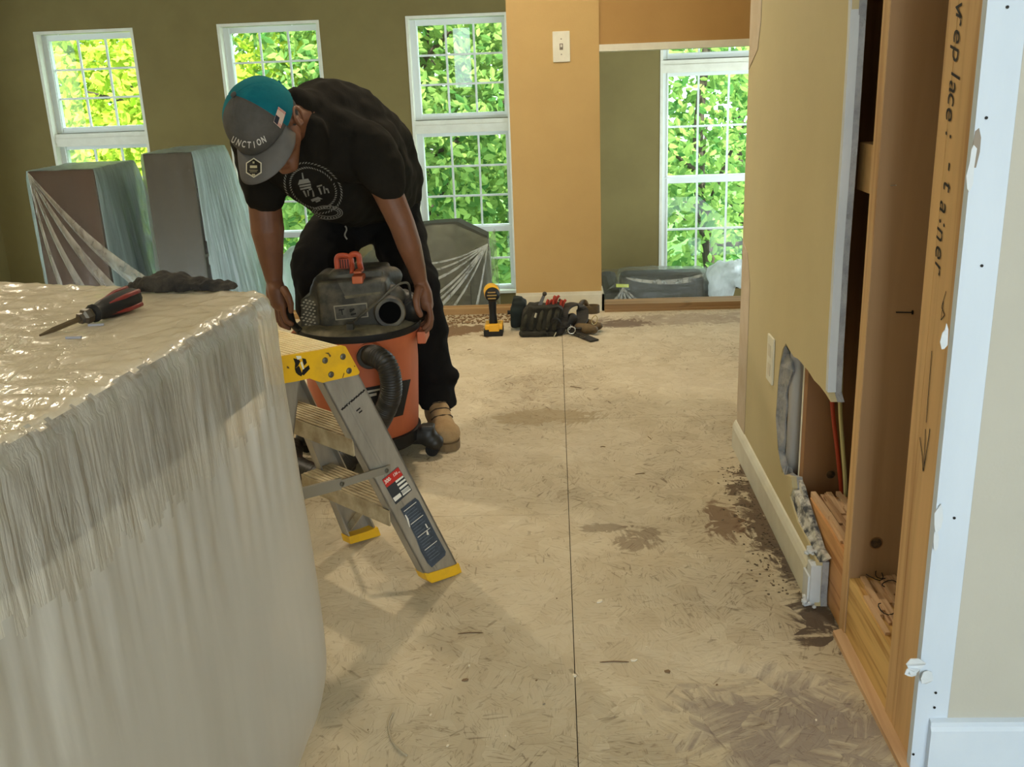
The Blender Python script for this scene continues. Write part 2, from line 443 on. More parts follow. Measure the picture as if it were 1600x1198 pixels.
# far window wall
WY = 8.2
def wx(px, py): return PY(px, py, WY).x
def wz(px, py): return PY(px, py, WY).z
WIN = [  # x0, x1
    (wx(52, 52), wx(207, 45)), (wx(338, 38), wx(498, 33)), (wx(633, 27), wx(792, 20)), (wx(1032, 73), wx(1203, 60))]
zt = wz(712, 22); zb = wz(735, 458)
rows3 = dict(top=zt, ug=(wz(715, 37), wz(718, 177)), mull=(wz(720, 187), wz(720, 207)), lg=(wz(725, 213), wz(728, 354)), meet=(wz(728, 354), wz(728, 364)), bg=(wz(728, 364), wz(733, 448)), bot=zb)
z4b = wz(1100, 440)
rows4 = dict(top=wz(1100, 17), ug=(wz(1100, 28), wz(1100, 81)), mull=(wz(1100, 92), wz(1100, 112)), lg=(wz(1100, 118), wz(1100, 275)), meet=(wz(1100, 275), wz(1100, 286)), bg=(wz(1100, 286), wz(1100, 430)), bot=z4b)
mb = MB(); xs = -4.95
for (a, b), r in zip(WIN, (rows3, rows3, rows3, rows4)):
    mb.box((xs, WY, FLZ), (a, WY + .16, 3.2)); mb.box((a, WY, r['top']), (b, WY + .16, 3.2)); mb.box((a, WY, FLZ), (b, WY + .16, r['bot'])); xs = b
mb.box((xs, WY, FLZ), (2.8, WY + .16, 3.2))
struct('wall_far', mb, OLIVE)
def window(i, x0, x1, r, upper_rows, lower_rows, low_rows):
    w = empty('window_%d' % i, (x0, WY, r['bot']), None, None); w['kind'] = 'structure'
    mb = MB(); t = .022; d0 = WY - .004; d1 = WY + .15
    for a, b in (((x0, d0, r['bot'] + t), (x0 + t, d1, r['top'] - t)), ((x1 - t, d0, r['bot'] + t), (x1, d1, r['top'] - t)),
                 ((x0, d0, r['top'] - t), (x1, d1, r['top'])), ((x0 - .02, d0 - .03, r['bot'] - .0), (x1 + .02, d1, r['bot'] + t)),
                 ((x0 + t, d0 + .02, r['mull'][1]), (x1 - t, d1 - .002, r['mull'][0])), ((x0 + t, WY + .132, r['mull'][1] - .03), (x1 - t, d1 - .004, r['mull'][0] + .03)), ((x0 + t, d0 + .01, r['mull'][1] + .03), (x1 - t, d0 + .0195, r['mull'][0] - .035))):
        mb.box(a, b)
    mb.build('window_frame', WHITE, w)
    gx0 = x0 + .075; gx1 = x1 - .05
    for (zt_, zb_), nr, yy in ((r['ug'], upper_rows, WY + .08), (r['lg'], lower_rows, WY + .075), (r['bg'], low_rows, WY + .05)):
        mb = MB(); f = .045
        zlo, zhi = zb_, zt_
        mb.box((x0 + t, yy, zlo - f), (gx0, yy + .05, zhi + f)); mb.box((gx1, yy, zlo - f), (x1 - t, yy + .05, zhi + f))
        mb.box((gx0, yy + .001, zhi), (gx1, yy + .049, zhi + f)); mb.box((gx0, yy + .001, zlo - f), (gx1, yy + .049, zlo))
        mb.box((gx0 - .012, yy - .010, zlo - f + .002), (gx0 - .004, yy - .0005, zhi + f - .002)); mb.box((gx0 - .003, yy - .009, zlo - .012), (gx1 + .012, yy - .0005, zlo - .004))
        s = mb.build('sash', SASH, w)
        m2 = MB()
        for k in (1, 2):
            x = gx0 + (gx1 - gx0) * k / 3; m2.box((x - .008, yy + .018, zlo), (x + .008, yy + .034, zhi))
        for k in range(1, nr):
            z = zlo + (zhi - zlo) * k / nr; m2.box((gx0, yy + .019, z - .008), (gx1, yy + .033, z + .008))
        m2.build('muntin_grid', SASH, s)
        g_ = MB(); g_.box((gx0, yy + .024, zlo), (gx1, yy + .028, zhi)); g_.build('pane', GLASSR if i == 3 and r is rows3 and yy > WY + .078 else GLASS, s)
    return w
for i, ((a, b), r) in enumerate(zip(WIN, (rows3, rows3, rows3, rows4))):
    window(i + 1, a, b, r, *((3, 3, 2) if i < 3 else (1, 2, 2)))

# left wall of the lower room, right wall of the lower room
xl = PY(10, 400, 8.2).x
mb = MB(); mb.box((xl - .15, YE, FLZ), (xl, 6.2, 3.2)); mb.box((xl - .15, 7.3, FLZ), (xl, WY, 3.2)); mb.box((xl - .15, 6.2, FLZ), (xl, 7.3, -.4)); mb.box((xl - .15, 6.2, 1.7), (xl, 7.3, 3.2)); struct('wall_left', mb, OLIVE)
mb = MB(); mb.box((2.5, -3, FLZ), (2.6, 5.2, 3.2)); mb.box((2.5, 7.9, FLZ), (2.6, WY, 3.2)); mb.box((2.5, 5.2, FLZ), (2.6, 7.9, -.4)); mb.box((2.5, 5.2, 1.8), (2.6, 7.9, 3.2)); struct('wall_right_outer', mb, OLIVE)['kind'] = 'structure'  # side opening here is unseen, added to send more daylight onto the bookcases
mb = MB(); mb.box((-3.95, -3, FLZ), (-3.8, YE, 2.4)); mb.box((-4.95, YE - .1, FLZ), (-3.8, YE, 3.2)); struct('wall_kitchen_left', mb, HALLP)
# back wall with a patio door opening and a narrow sidelight
mb = MB(); yb0, yb1 = -2.6, -2.45
SLX0, SLX1 = -1.82, -1.50
SLZ0, SLZ1 = .95, 2.0
mb.box((-3.9, yb0, 0), (SLX0, yb1, 2.4)); mb.box((SLX0, yb0, 0), (SLX1, yb1, SLZ0)); mb.box((SLX0, yb0, SLZ1), (SLX1, yb1, 2.4))
mb.box((SLX1, yb0, 0), (-.2, yb1, 2.4)); mb.box((1.9, yb0, 0), (2.5, yb1, 2.4)); mb.box((-.2, yb0, 2.1), (1.9, yb1, 2.4))
struct('wall_back', mb, HALLP)

# column at the edge of the floor and the header over the opening beside it
cx0 = PY(806, 440, YE).x; cx1 = PY(940, 449, YE).x
mb = MB(); mb.box((cx0, YE, -.3), (cx1, YE + .20, 2.4)); struct('wall_center', mb, TANP)
hz = PY(1060, 65, YE).z
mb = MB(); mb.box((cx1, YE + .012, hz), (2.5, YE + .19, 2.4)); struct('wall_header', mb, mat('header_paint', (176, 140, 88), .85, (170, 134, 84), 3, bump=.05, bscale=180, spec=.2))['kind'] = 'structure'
mb = MB(); mb.box((cx1, YE + .002, hz - .03), (2.5, YE + .2, hz + .001)); struct('trim_1', mb, WHITE)
mb = MB(); mb.box((cx0 - .002, YE - .012, 0), (cx1 + .012, YE, .085)); mb.box((cx0 - .002, YE - .007, .085), (cx1 + .007, YE, .10)); mb.box((cx1, YE - .012, 0), (cx1 + .012, YE + .19, .085)); struct('baseboard_center', mb, WHITE)
# curb boards along the edge of the floor
mb = MB(); z1 = .035
mb.box((cx1 + .012, YE - .03, 0), (2.5, YE + .09, z1)); mb.box((cx1 + .012, YE - .045, 0), (2.5, YE - .031, .012)); struct('trim_2', mb, wood('curb_board', (150, 122, 88), (118, 92, 64), 'x', 10))
mb = MB(); mb.box((-3.8, YE - .012, 0), (cx0 - .004, YE + .03, .03)); mb.box((-3.8, YE + .03, -.25), (cx0, YE + .05, .035)); struct('trim_3', mb, NOSE)

# light switch on the column
p = PY(877, 73, YE); t = empty('light_switch', (p.x, YE, p.z), 'white light switch plate with single toggle high on the tan column', 'switch')
hw, hh = .040, .068
mb = MB(); mb.box((p.x - hw, YE - .007, p.z - hh), (p.x + hw, YE - .0005, p.z + hh), bevel=.003); mb.build('plate', WHITE, t)
mb = MB(); mb.box((p.x - .008, YE - .010, p.z - .014), (p.x + .008, YE - .0072, p.z + .014)); mb.build('toggle_frame', mat('grey_slot', (120, 110, 96), .6), t)
mb = MB(); mb.box((p.x - .004, YE - .018, p.z - .002), (p.x + .004, YE - .009, p.z + .010), bevel=.001); mb.build('toggle', WHITE, t)
for s in (-1, 1):
    mb = MB(); mb.cone((p.x, YE - .0085, p.z + s * .034), (p.x, YE - .0070, p.z + s * .034), .0035, seg=10); mb.build('screw', mat('plate_screw', (150, 145, 130), .4), t)

# ------------------------------------------------------------------ hall wall on the right (torn open)
XW = .553; TH = .028
def WP(px, py): return PX(px, py, XW)
yc = WP(1152, 665).y                                   # far end of the wall
top = 2.4
outline = [Vector((XW, yc, 0)), Vector((XW, yc, top))]
ur = WP(1329, 0)
outline += [Vector((XW, ur.y, top))]
for q in [(1328, 60), (1318, 220), (1305, 400), (1296, 560), (1294, 612), (1298, 628), (1290, 615), (1281, 603), (1272, 594), (1262, 578), (1257, 573), (1252, 566), (1246, 560), (1240, 557), (1233, 546), (1228, 536),
          (1223, 545), (1219, 566), (1216, 592), (1214, 622), (1212, 652), (1214, 676), (1215, 700), (1219, 722), (1222, 738), (1227, 742),
          (1236, 745), (1238, 762), (1234, 775), (1240, 796), (1246, 815), (1252, 826), (1262, 846), (1270, 866), (1276, 878)]:
    outline.append(WP(*q))
lowend = WP(1276, 878)
outline += [Vector((XW, lowend.y, .02)), Vector((XW, lowend.y - .005, 0))]
mb = MB(); mb.prism(outline, (.013, 0, 0)); struct('wall_right', mb, HALLP)
# its plaster core, a little ragged
core = [Vector((XW + .013, v.y - (.004 * noise.noise(v * 40) + .002 if 1.5 < v.y < yc - .05 else 0), v.z)) for v in outline]
mb = MB(); mb.prism(core, (.014, 0, 0)); struct('wall_right_core', mb, GREYCORE)['kind'] = 'structure'
# joint-compound finished end of the upper board
mb = MB()
e = [WP(1333, -70), WP(1328, 60), WP(1318, 220), WP(1305, 400), WP(1296, 560), WP(1294, 612)]
for a, b in zip(e, e[1:]):
    n0 = .002 * noise.noise(a * 30)
    mb.prism([a + Vector((-.002, .012, 0)), b + Vector((-.002, .012, 0)), b + Vector((-.002, -.004, 0)), a + Vector((-.002, -.004 + n0, 0))], (.0165, 0, 0))
struct('trim_4', mb, PRIMER)
# outer end of the hall wall and its return, with bare strip of corner bead
mb = MB(); mb.box((XW, yc, 0), (2.5, yc + .012, top)); struct('wall_return', mb, HALLP)['kind'] = 'structure'
BEADP = mat('bare_corner_bead', (206, 190, 168), .8, (196, 178, 150), 12, bump=.1)
mb = MB()
zc = PX(1175, 108, XW - .002).z
yb_ = PX(1190, 20, XW).y
mb.prism([(XW - .0018, yc + .004, zc), (XW - .0018, yb_ + .03, zc + .05), (XW - .0018, yb_, zc + .12), (XW - .0018, yb_, 2.4), (XW - .0018, yc + .004, 2.4)], (.0015, 0, 0))
yb2 = PX(1170, 500, XW).y; zc2 = PX(1175, 400, XW).z
mb.prism([(XW - .0018, yc + .004, .08), (XW - .0018, yb2, .08), (XW - .0018, yb2, zc2 - .08), (XW - .0018, yb2 + .05, zc2), (XW - .0018, yc + .004, zc2 + .02)], (.0015, 0, 0))
struct('trim_5', mb, BEADP)
# baseboard: moulded section, cut off short at the torn end
yb0_ = lowend.y + .01
prof = [(0, 0), (-.013, 0), (-.013, .068), (-.009, .080), (-.004, .088), (0, .090)]
a_ = [Vector((XW + x, yc + .012, z)) for x, z in prof]
mb = MB(); mb.prism(a_, (0, yb0_ - yc - .012 + .03, 0)); struct('baseboard_right', mb, WHITE)
# ragged end bits of plaster at the cut
mb = MB()
pe = Vector((XW, lowend.y, 0))
mb.box((XW - .012, pe.y - .003, .0), (XW + .012, pe.y + .03, .098), bevel=.002); mb.box((XW - .016, pe.y + .002, -.0), (XW - .011, pe.y + .045, .07), bevel=.001)
struct('trim_6', mb, PRIMER)
mb = MB()
random.seed(4)
for i in range(14):
    c = Vector((XW + random.uniform(-.006, .02), pe.y + random.uniform(.0, .10), .10 + random.uniform(-.01, .015)))
    mb.ball(c, random.uniform(.004, .011), (1, 1.2, .6), sub=1)
for i in range(10):
    c = Vector((XW - .012 + random.uniform(-.012, .01), pe.y + random.uniform(-.02, .02), random.uniform(.0, .012) + .004))
    mb.ball(c, random.uniform(.004, .009), (1, 1.2, .7), sub=1)
o = mb.build('plaster_rubble', PRIMER); seto(o, 'white crumbled plaster bits at the cut end of the baseboard', 'debris', kind='stuff')
# torn paper face hanging at the hole
mb = MB()
tp = [(1228, 537), (1231, 552), (1236, 566), (1238, 580), (1233, 596), (1228, 615), (1229, 636), (1226, 660), (1226, 684), (1224, 706), (1229, 728), (1232, 744)]
lo = [(1226, 542), (1219, 570), (1216, 596), (1214, 625), (1212, 654), (1214, 678), (1216, 702), (1220, 726), (1226, 742)]
pts = [PX(x, y, XW + .010) for x, y in tp] + [PX(x, y, XW - .001) for x, y in reversed(lo)]
mb.prism(pts, (.004, 0, 0)); struct('trim_7', mb, mat('torn_grey_paper', (128, 134, 142), .9, (160, 160, 160), 30, bump=.6, bscale=60))
mb = MB()
r_ = [(1236, 742), (1245, 745), (1252, 760), (1258, 782), (1266, 806), (1274, 830), (1282, 856), (1292, 872)]
l_ = [(1238, 762), (1236, 780), (1244, 806), (1256, 830), (1268, 858), (1277, 880)]
pts = [PX(x, y, XW + .016) for x, y in r_] + [PX(x, y, XW + .003) for x, y in reversed(l_)]
mb.prism(pts, (.01, 0, 0))
struct('trim_8', mb, mat('charred_plaster_edge', (210, 208, 200), .9, (70, 74, 80), 34, thresh=(.42, .6), bump=.8, bscale=50))
# electrical outlet cover (blank plate)
a = WP(1203, 520); b = WP(1212, 528); c = WP(1198, 589)
mb = MB(); mb.box((XW - .006, min(a.y, b.y), c.z + .003), (XW - .0003, max(a.y, b.y) , a.z), bevel=.002)
ow = empty('wall_outlet', (XW, (a.y + b.y) / 2, (a.z + c.z) / 2), 'white outlet cover plate on the hall wall beside the torn hole', 'outlet')
mb.build('plate', WHITE, ow)
for k in (.3, .7):
    mb = MB(); zz = c.z + (a.z - c.z) * k; ym = (a.y + b.y) / 2; mb.box((XW - .0075, ym - .014, zz - .016), (XW - .0062, ym + .014, zz + .016), bevel=.0005); mb.build('socket', mat('socket_face', (206, 200, 180), .5), ow)

# ------------------------------------------------------------------ studs and plates behind it
XS = XW + TH + .001; DP = .14
# near post: three studs thick, with the pencilled note
y1 = PX(1381.6, 1114, XS).y; y0 = 1.42 + .002
t = empty('wall_stud', (XS, y0, 0), 'thick pine wall post with handwritten note and down arrow, beside the white bare drywall corner', 'stud')
mb = MB(); n3 = 2
for k in range(n3):
    ya = y0 + (y1 - y0) * (0 if k == 0 else .72); yb_k = y0 + (y1 - y0) * (.72 if k == 0 else 1) - .0006
    mb.box((XS + (.0 if k else .0), ya, .004), (XS + DP, yb_k, 2.4), bevel=.0015)
mb.build('post', STUDM, t)
def onpost(px, py): return PX(px, py, XS - .0012)
tc_ = [('v', 1499, 14), ('r', 1499, 30), ('e', 1496, 58), ('p', 1494, 86), ('l', 1492, 118), ('a', 1489, 138), ('c', 1487, 156), ('e', 1484, 180), (':', 1483, 212), ('-', 1484, 262), ('t', 1480, 292), ('a', 1474, 326), (':', 1473, 350), ('n', 1469, 368), ('e', 1467, 396), ('r', 1466, 420)]
dn_ = Vector((0, 0, -1)); rt_ = Vector((0, 1, 0))
bmx = bmesh.new()
for ch, px, py in tc_:
    c = onpost(px, py)
    if ch in '-t' and py > 250:
        me = bpy.data.meshes.new('w'); bmx.to_mesh(me); bmx.free(); link_mesh('handwritten_word', me, INK, t); bmx = bmesh.new()
    for tri in text_tris(ch, .0):
        bmx.faces.new([bmx.verts.new(c + dn_ * ((x + .25 * y) * .046) - rt_ * (y * .048)) for x, y in tri])
def strokes(bmx, pts, wdt):
    for (xa, ya), (xb, yb) in zip(pts, pts[1:]):
        A = onpost(xa, ya); B = onpost(xb, yb); d = (B - A).normalized(); nn = Vector((0, -d.z, d.y)) * wdt / 2
        bmx.faces.new([bmx.verts.new(q) for q in (A - nn, B - nn, B + nn, A + nn)])
me = bpy.data.meshes.new('w'); bmx.to_mesh(me); bmx.free(); link_mesh('handwritten_word', me, INK, t); bmx = bmesh.new()
strokes(bmx, [(1478, 455), (1471, 480), (1476, 492), (1470, 500), (1474, 470)], .0018)
me = bpy.data.meshes.new('w'); bmx.to_mesh(me); bmx.free(); link_mesh('handwriting', me, INK, t)
bmx = bmesh.new()
strokes(bmx, [(1456, 548), (1450, 620), (1447, 660)], .0022)
strokes(bmx, [(1446, 670), (1443, 735)], .0022); strokes(bmx, [(1437, 683), (1441, 712), (1442, 736)], .0026); strokes(bmx, [(1453, 670), (1446, 715), (1442, 736)], .0026)
me = bpy.data.meshes.new('w'); bmx.to_mesh(me); bmx.free(); link_mesh('drawn_arrow', me, INK, t)

# second stud
y1b = PX(1311, 981, XS).y; tk = .038
t2 = empty('wall_stud', (XS, y1b - tk, 0), 'bare pine wall stud with nails and a bored hole in the middle of the opening', 'stud')
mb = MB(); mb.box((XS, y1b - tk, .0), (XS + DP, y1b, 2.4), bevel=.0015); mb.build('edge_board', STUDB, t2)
mb = MB(); mb.box((XS - .0015, y1b - tk + .001, .002), (XS + .002, y1b - .001, 2.4)); mb.build('front_edge', STUDM, t2)
yf = y1b - tk
def hole(px, py, yy, r, parent):
    c = PY(px, py, yy)
    mb = MB(); mb.tube([Vector((c.x + r * 1.03 * math.cos(k * math.pi / 12), yy - .0008, c.z + r * 1.03 * math.sin(k * math.pi / 12))) for k in range(24)], .0012, 6, closed=True)
    mb.build('hole_rim', STUDD, parent)
    mb = MB(); mb.cone((c.x, yy - .0011, c.z), (c.x, yy - .0004, c.z), r, seg=20); mb.build('bored_hole', mat('bored_hole_shade', (44, 32, 24), .9, (110, 86, 60), 60), parent)
hole(1369, 848, yf, .012, t2)
mb = MB(); c = PY(1420, 487, yf); mb.cone(c + Vector((-.024, -.001, 0)), c + Vector((.004, -.006, 0)), .0012, seg=8); mb.cone(c + Vector((.004, -.006, 0)), c + Vector((.0055, -.006, 0)), .004, seg=10); mb.build('nail', BLACK, t2)
mb = MB(); c = PY(1392, 290, yf); mb.cone(c, c + Vector((-.001, -.03, .004)), .0011, seg=8); mb.build('nail', mat('bright_nail', (190, 186, 180), .3, metal=.8), t2)
for (px, py) in ():
    mb = MB(); c = PY(px, py, yf); mb.ball((c.x, yf + .0014, c.z), .011, (1, .2, 1.5), sub=2); mb.build('knot', mat('stud_knot', (140, 100, 62), .7), t2)
# third stud, deeper in
y3 = PX(1262, 700, XS).y
t3 = empty('wall_stud', (XS, y3 - tk, .04), 'shadowed brown wall stud behind the ragged hole, farthest of the bare studs', 'stud')
y3f = PX(1248, 740, XS).y - .0
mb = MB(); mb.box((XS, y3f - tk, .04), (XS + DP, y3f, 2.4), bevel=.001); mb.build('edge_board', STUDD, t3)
hole(1298, 741, y3f - tk, .011, t3)
mb = MB(); mb.box((XS - .001, y3f - .006, .06), (XS + .002, y3f + .004, 2.4)); mb.build('paper_flange', WHITE, t3)
# cavity back board
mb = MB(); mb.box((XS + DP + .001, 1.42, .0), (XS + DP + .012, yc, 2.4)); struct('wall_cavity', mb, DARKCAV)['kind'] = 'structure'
# block between studs with stencilled letters
c = PX(1350, 260, XS + .0)
t = empty('wood_block', (XS + .02, (y3f + y1b) / 2, c.z), 'short wood block between studs with small black letters, high in the dark gap', 'wood block')
pa = PX(1344, 222, XS + .016); pb = PX(1340, 296, XS + .016)
mb = MB(); mb.box((XS + .016, y1b + .001, pb.z), (XS + .05, y1b + .14, pa.z), bevel=.001); mb.build('block', STUDM, t)
text_on('U:THG', (XS + .0155, y1b + .040, (pa.z + pb.z) / 2), (0, 0, -1), (0, -1, 0), .024, 'stencil', INK, t, nrm=(-.0006, 0, 0))
# sole plates
zt1 = PX(1328, 902, XS).z
mb = MB(); yA = y1 + .0; yB = yf - .0005
t = empty('sole_plate', (XS, yA, 0), 'yellow grained pine sole plate with splintered top between the two nearest studs', 'sole plate')
mb.box((XS + .002, yA + .0005, 0), (XS + DP, yB, zt1 - .006)); mb.build('board', PLATE, t)
mb = MB(); random.seed(8)
for i in range(26):
    w_ = random.uniform(.006, .016); x = XS + random.uniform(.004, DP - .02); l = random.uniform(.05, .16); y = random.uniform(yA + .003, yB - l) if yB - yA > l else yA + .003
    mb.box((x, y, zt1 - .007), (x + w_, y + l, zt1 + random.uniform(-.001, .006)), rot=Matrix.Rotation(random.uniform(-.03, .03), 3, 'Z'))
mb.build('splintered_top', PLATET, t)
for i in range(4):
    c = Vector((XS + random.uniform(.02, .07), yA + random.uniform(.06, .25), zt1 + .008)); pts = [c + Vector((.016 * math.cos(q * .5 + i), .02 * math.sin(q * .5 + i), .003 * math.sin(q))) for q in range(8)]
    nb_ = MB(); nb_.tube(pts, .0011, 6); nb_.build('bent_nail', BLACK, t)
y2end = PX(1265, 775, XS).y
zt2 = PX(1282, 800, XS).z
t = empty('sole_plate', (XS, y1b, 0), 'broken splintered sole plate beyond the middle stud, below the red cable', 'sole plate')
mb = MB(); mb.box((XS + .001, y1b + .001, 0), (XS + .088, y2end, zt2 - .008)); mb.build('board', wood('old_plate', (206, 156, 104), (170, 116, 66), 'y', 20), t)
mb = MB()
for i in range(22):
    w_ = random.uniform(.006, .014); x = XS + random.uniform(.0, .07); l = random.uniform(.08, .2)
    y = random.uniform(y1b + .002, max(y1b + .003, y2end - l + .03)); mb.box((x, y, zt2 - .012), (x + w_, y + l, zt2 + random.uniform(-.004, .006)), rot=Matrix.Rotation(random.uniform(-.04, .04), 3, 'Z'))
mb.build('splintered_top', PLATET, t)
# flat wood strip on the floor along the plates
mb = MB(); ps = [PZ(1301, 992, 0), PZ(1401, 1193, 0)]
s0 = ps[0]; s1 = ps[1]; s1 = s1 + (s1 - s0) * .15
mb.prism([s0, s1, Vector((XS + .004, s1.y, 0)), Vector((XS + .004, s0.y + .01, 0))], (0, 0, .011)); o = mb.build('wood_strip', STRIPM); seto(o, 'flat bare wood strip lying on the floor along the open wall plates', 'wood strip')
# cables and pipe
def cable(name, pts, r, m, label, cat):
    mb = MB(); mb.tube(bez(pts, 8), r, 10); o = mb.build(name, m, smooth=True); seto(o, label, cat); return o
xc = XS + .03
yr = y3f - tk - .035
cable('electrical_cable', [PY(1297, 560, yr), PY(1300, 625, yr), PY(1303, 660, yr), PY(1309, 710, yr), PY(1314, 760, yr), PY(1317, 810, yr), PY(1318, 850, yr)], .0050, mat('red_cable_jacket', (176, 66, 40), .45), 'red insulated cable hanging in the open stud bay', 'cable')
cable('electrical_cable', [PY(1316, 520, yr - .01), PY(1314, 600, yr - .01), PY(1313, 640, yr - .01), PY(1317, 700, yr - .01), PY(1321, 760, yr - .01), PY(1322, 850, yr - .01)], .0050, mat('yellow_cable_jacket', (214, 206, 150), .5), 'pale yellow flat cable running behind the red cable', 'cable')
yp = y3f + .075
mb = MB(); pa = PY(1247, 540, yp); pb = PY(1239, 770, yp); pc = PY(1239, 800, yp); mb.cone((pb.x, yp, .05), (pa.x, yp, 2.3), .022, seg=24); o = mb.build('vent_pipe', mat('grey_pvc', (204, 206, 210), .4), smooth=True); seto(o, 'grey plastic pipe visible upright inside the ragged hole', 'pipe')
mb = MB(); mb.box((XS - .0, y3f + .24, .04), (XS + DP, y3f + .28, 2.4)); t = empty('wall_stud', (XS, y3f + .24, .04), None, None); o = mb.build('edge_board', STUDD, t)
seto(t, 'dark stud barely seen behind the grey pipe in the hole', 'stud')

# ------------------------------------------------------------------ near wall (faces the camera)
NY = 1.42
mb = MB(); xa = PY(1531, 0, NY).x; xb = PY(1594, 0, NY).x + .004
mb.box((XS + .006 - .014, NY - .016, .0), (xb, NY, 2.4))
TR9 = struct('trim_9', mb, mat('white_bare_corner', (204, 216, 230), .7, (194, 207, 222), 5, (1, 1, .3), bump=.12, bscale=20))
mb = MB(); mb.box((xb, NY - .0165, 0), (2.5, NY, 2.4)); struct('wall_near', mb, GREYP)
# chipped paper and flakes on the corner
mb = MB(); 
def chip(pts, yy, th=.0012):
    mb.prism([PY(x, y, yy) for x, y in pts], (0, th, 0))
chip([(1524, 205), (1530, 200), (1533, 215), (1531, 238), (1525, 262), (1519, 262), (1519, 246), (1522, 232), (1520, 228)], NY - .0168)
struct('trim_10', mb, mat('torn_brown_paper', (140, 130, 118), .9))
mb = MB(); random.seed(3)
def flake(px, py, w, h, lift):
    c = PY(px, py, NY - .018); 
    pts = []
    for k in range(9):
        a = k / 9 * 2 * math.pi; rr = 1 + random.uniform(-.35, .35)
        pts.append(c + Vector((math.cos(a) * w * rr, -lift * random.random(), math.sin(a) * h * rr)))
    mb.prism(pts, (0, .0015, 0))
for q in [(1476, 525, .005, .018, .004), (1466, 810, .006, .022, .004), (1462, 840, .004, .02, .003), (1429, 1038, .014, .012, .012), (1446, 1058, .010, .012, .012), (1422, 1048, .010, .006, .010), (1517, 262, .005, .03, .003)]:
    flake(*q)
struct('trim_11', mb, PRIMER)
for px, py in ((1574, 11), (1541, 184), (1534, 415), (1491, 809), (1462, 1082), (1460, 1105), (1427, 1178)):
    c = PY(px, py, NY - .0168); mb = MB(); mb.cone(c, c + Vector((0, -.001, 0)), .0022, seg=8); mb.build('nail_head', BLACK, TR9)
# baseboard of near wall
xbb = PY(1449, 1150, NY - .016).x
zbt = PY(1500, 1129, NY - .03).z
mb = MB()
pr = [(0, 0), (-.015, 0), (-.015, .018), (-.013, .018), (-.013, zbt - .018), (-.009, zbt - .012), (-.009, zbt - .003), (0, zbt)]
mb.prism([Vector((xbb, NY - .016 + y, z)) for y, z in pr], (2.5 - xbb, 0, 0)); struct('baseboard_near', mb, mat('white_baseboard_near', (206, 218, 232), .5, (198, 211, 226), 6))
# ------------------------------------------------------------------ outdoors
def leaf_mesh(c, rad, n, size, seed):
    random.seed(seed); vs = []; fs = []
    for i in range(n):
        while True:
            p = Vector((random.uniform(-1, 1), random.uniform(-1, 1), random.uniform(-1, 1)))
            if p.length < 1 and (noise.noise(p * 3.2 + Vector((seed, 0, 0))) > -.16): break
        p = Vector((c[0] + p.x * rad[0], c[1] + p.y * rad[1], c[2] + p.z * rad[2]))
        a = Vector((random.gauss(0, 1), random.gauss(0, .5), random.gauss(0, .6) - .5)).normalized()
        b = a.cross(Vector((random.gauss(0, .4), -1, random.gauss(0, .6) + .5))).normalized(); l = size * random.uniform(.7, 1.3); w = l * .24
        k = len(vs); nn = a.cross(b) * w * .35
        vs += [p, p + a * l * .35 + b * w + nn, p + a * l * .7 + b * w * .8 + nn, p + a * l, p + a * l * .7 - b * w * .8 + nn, p + a * l * .35 - b * w + nn]
        fs += [(k, k + 1, k + 2, k + 3), (k, k + 3, k + 4, k + 5)]
    me = bpy.data.meshes.new('leaves'); me.from_pydata(vs, [], fs); me.update(); return me
def leafmat(name, a, b, tcol):
    m = bpy.data.materials.new(name); m.use_nodes = True; nt = m.node_tree
    for n in list(nt.nodes): nt.nodes.remove(n)
    g = N(nt, 'ShaderNodeNewGeometry'); c = ramp(nt, g.outputs['Random Per Island'], [(0, srgb(a)), (1, srgb(b))])
    d = N(nt, 'ShaderNodeBsdfDiffuse'); nt.links.new(c, d.inputs[0]); t = N(nt, 'ShaderNodeBsdfTranslucent'); nt.links.new(c, t.inputs[0])
    mx = N(nt, 'ShaderNodeMixShader'); mx.inputs[0].default_value = .45; nt.links.new(d.outputs[0], mx.inputs[1]); nt.links.new(t.outputs[0], mx.inputs[2])
    o = N(nt, 'ShaderNodeOutputMaterial'); nt.links.new(mx.outputs[0], o.inputs[0]); return m
LEAF = [leafmat('leaf_yellow_green', (116, 150, 34), (214, 220, 96), 0), leafmat('leaf_green', (66, 112, 56), (166, 192, 104), 0), leafmat('leaf_deep_green', (60, 98, 56), (128, 160, 90), 0)]
BARK = mat('bark', (74, 62, 50), .9, (52, 44, 36), 12, (1, 1, .2), bump=.5)
def tree(x, y, cz, rad, n, size, seed, li, label, branches=7):
    t = empty('tree', (x, y, -3.0), label, 'tree', None)
    random.seed(seed + 100); mb = MB()
    tr = bez([(x, y, -3), (x + .1, y, cz - rad[2] * .6), (x - .1, y + .1, cz), (x + .1, y, cz + rad[2] * .8)], 6)
    mb.tube(tr, [.13 - .10 * i / len(tr) for i in range(len(tr))], 8); mb.build('trunk', BARK, t)
    for k in range(branches):
        s = tr[random.randint(len(tr) // 3, len(tr) - 4)]; a = random.uniform(0, 6.28); L = random.uniform(.5, .9)
        e = s + Vector((math.cos(a) * rad[0] * L, math.sin(a) * rad[1] * L * .6 - .3, random.uniform(.2, .9) * rad[2] * .6))
        m_ = (s + e) / 2 + Vector((random.uniform(-.2, .2), 0, random.uniform(-.2, .1)))
        pts = bez([s, m_, e], 6); mb = MB(); mb.tube(pts, [.04 - .032 * i / len(pts) for i in range(len(pts))], 6); mb.build('branch', BARK, t)
    link_mesh('foliage', leaf_mesh((x, y, cz), rad, n, size, seed), LEAF[li], t)
    return t
tree(-7.6, 13.5, 1.0, (2.3, 1.3, 3.0), 10000, .135, 1, 0, 'bright yellow-green tree outside the leftmost window')
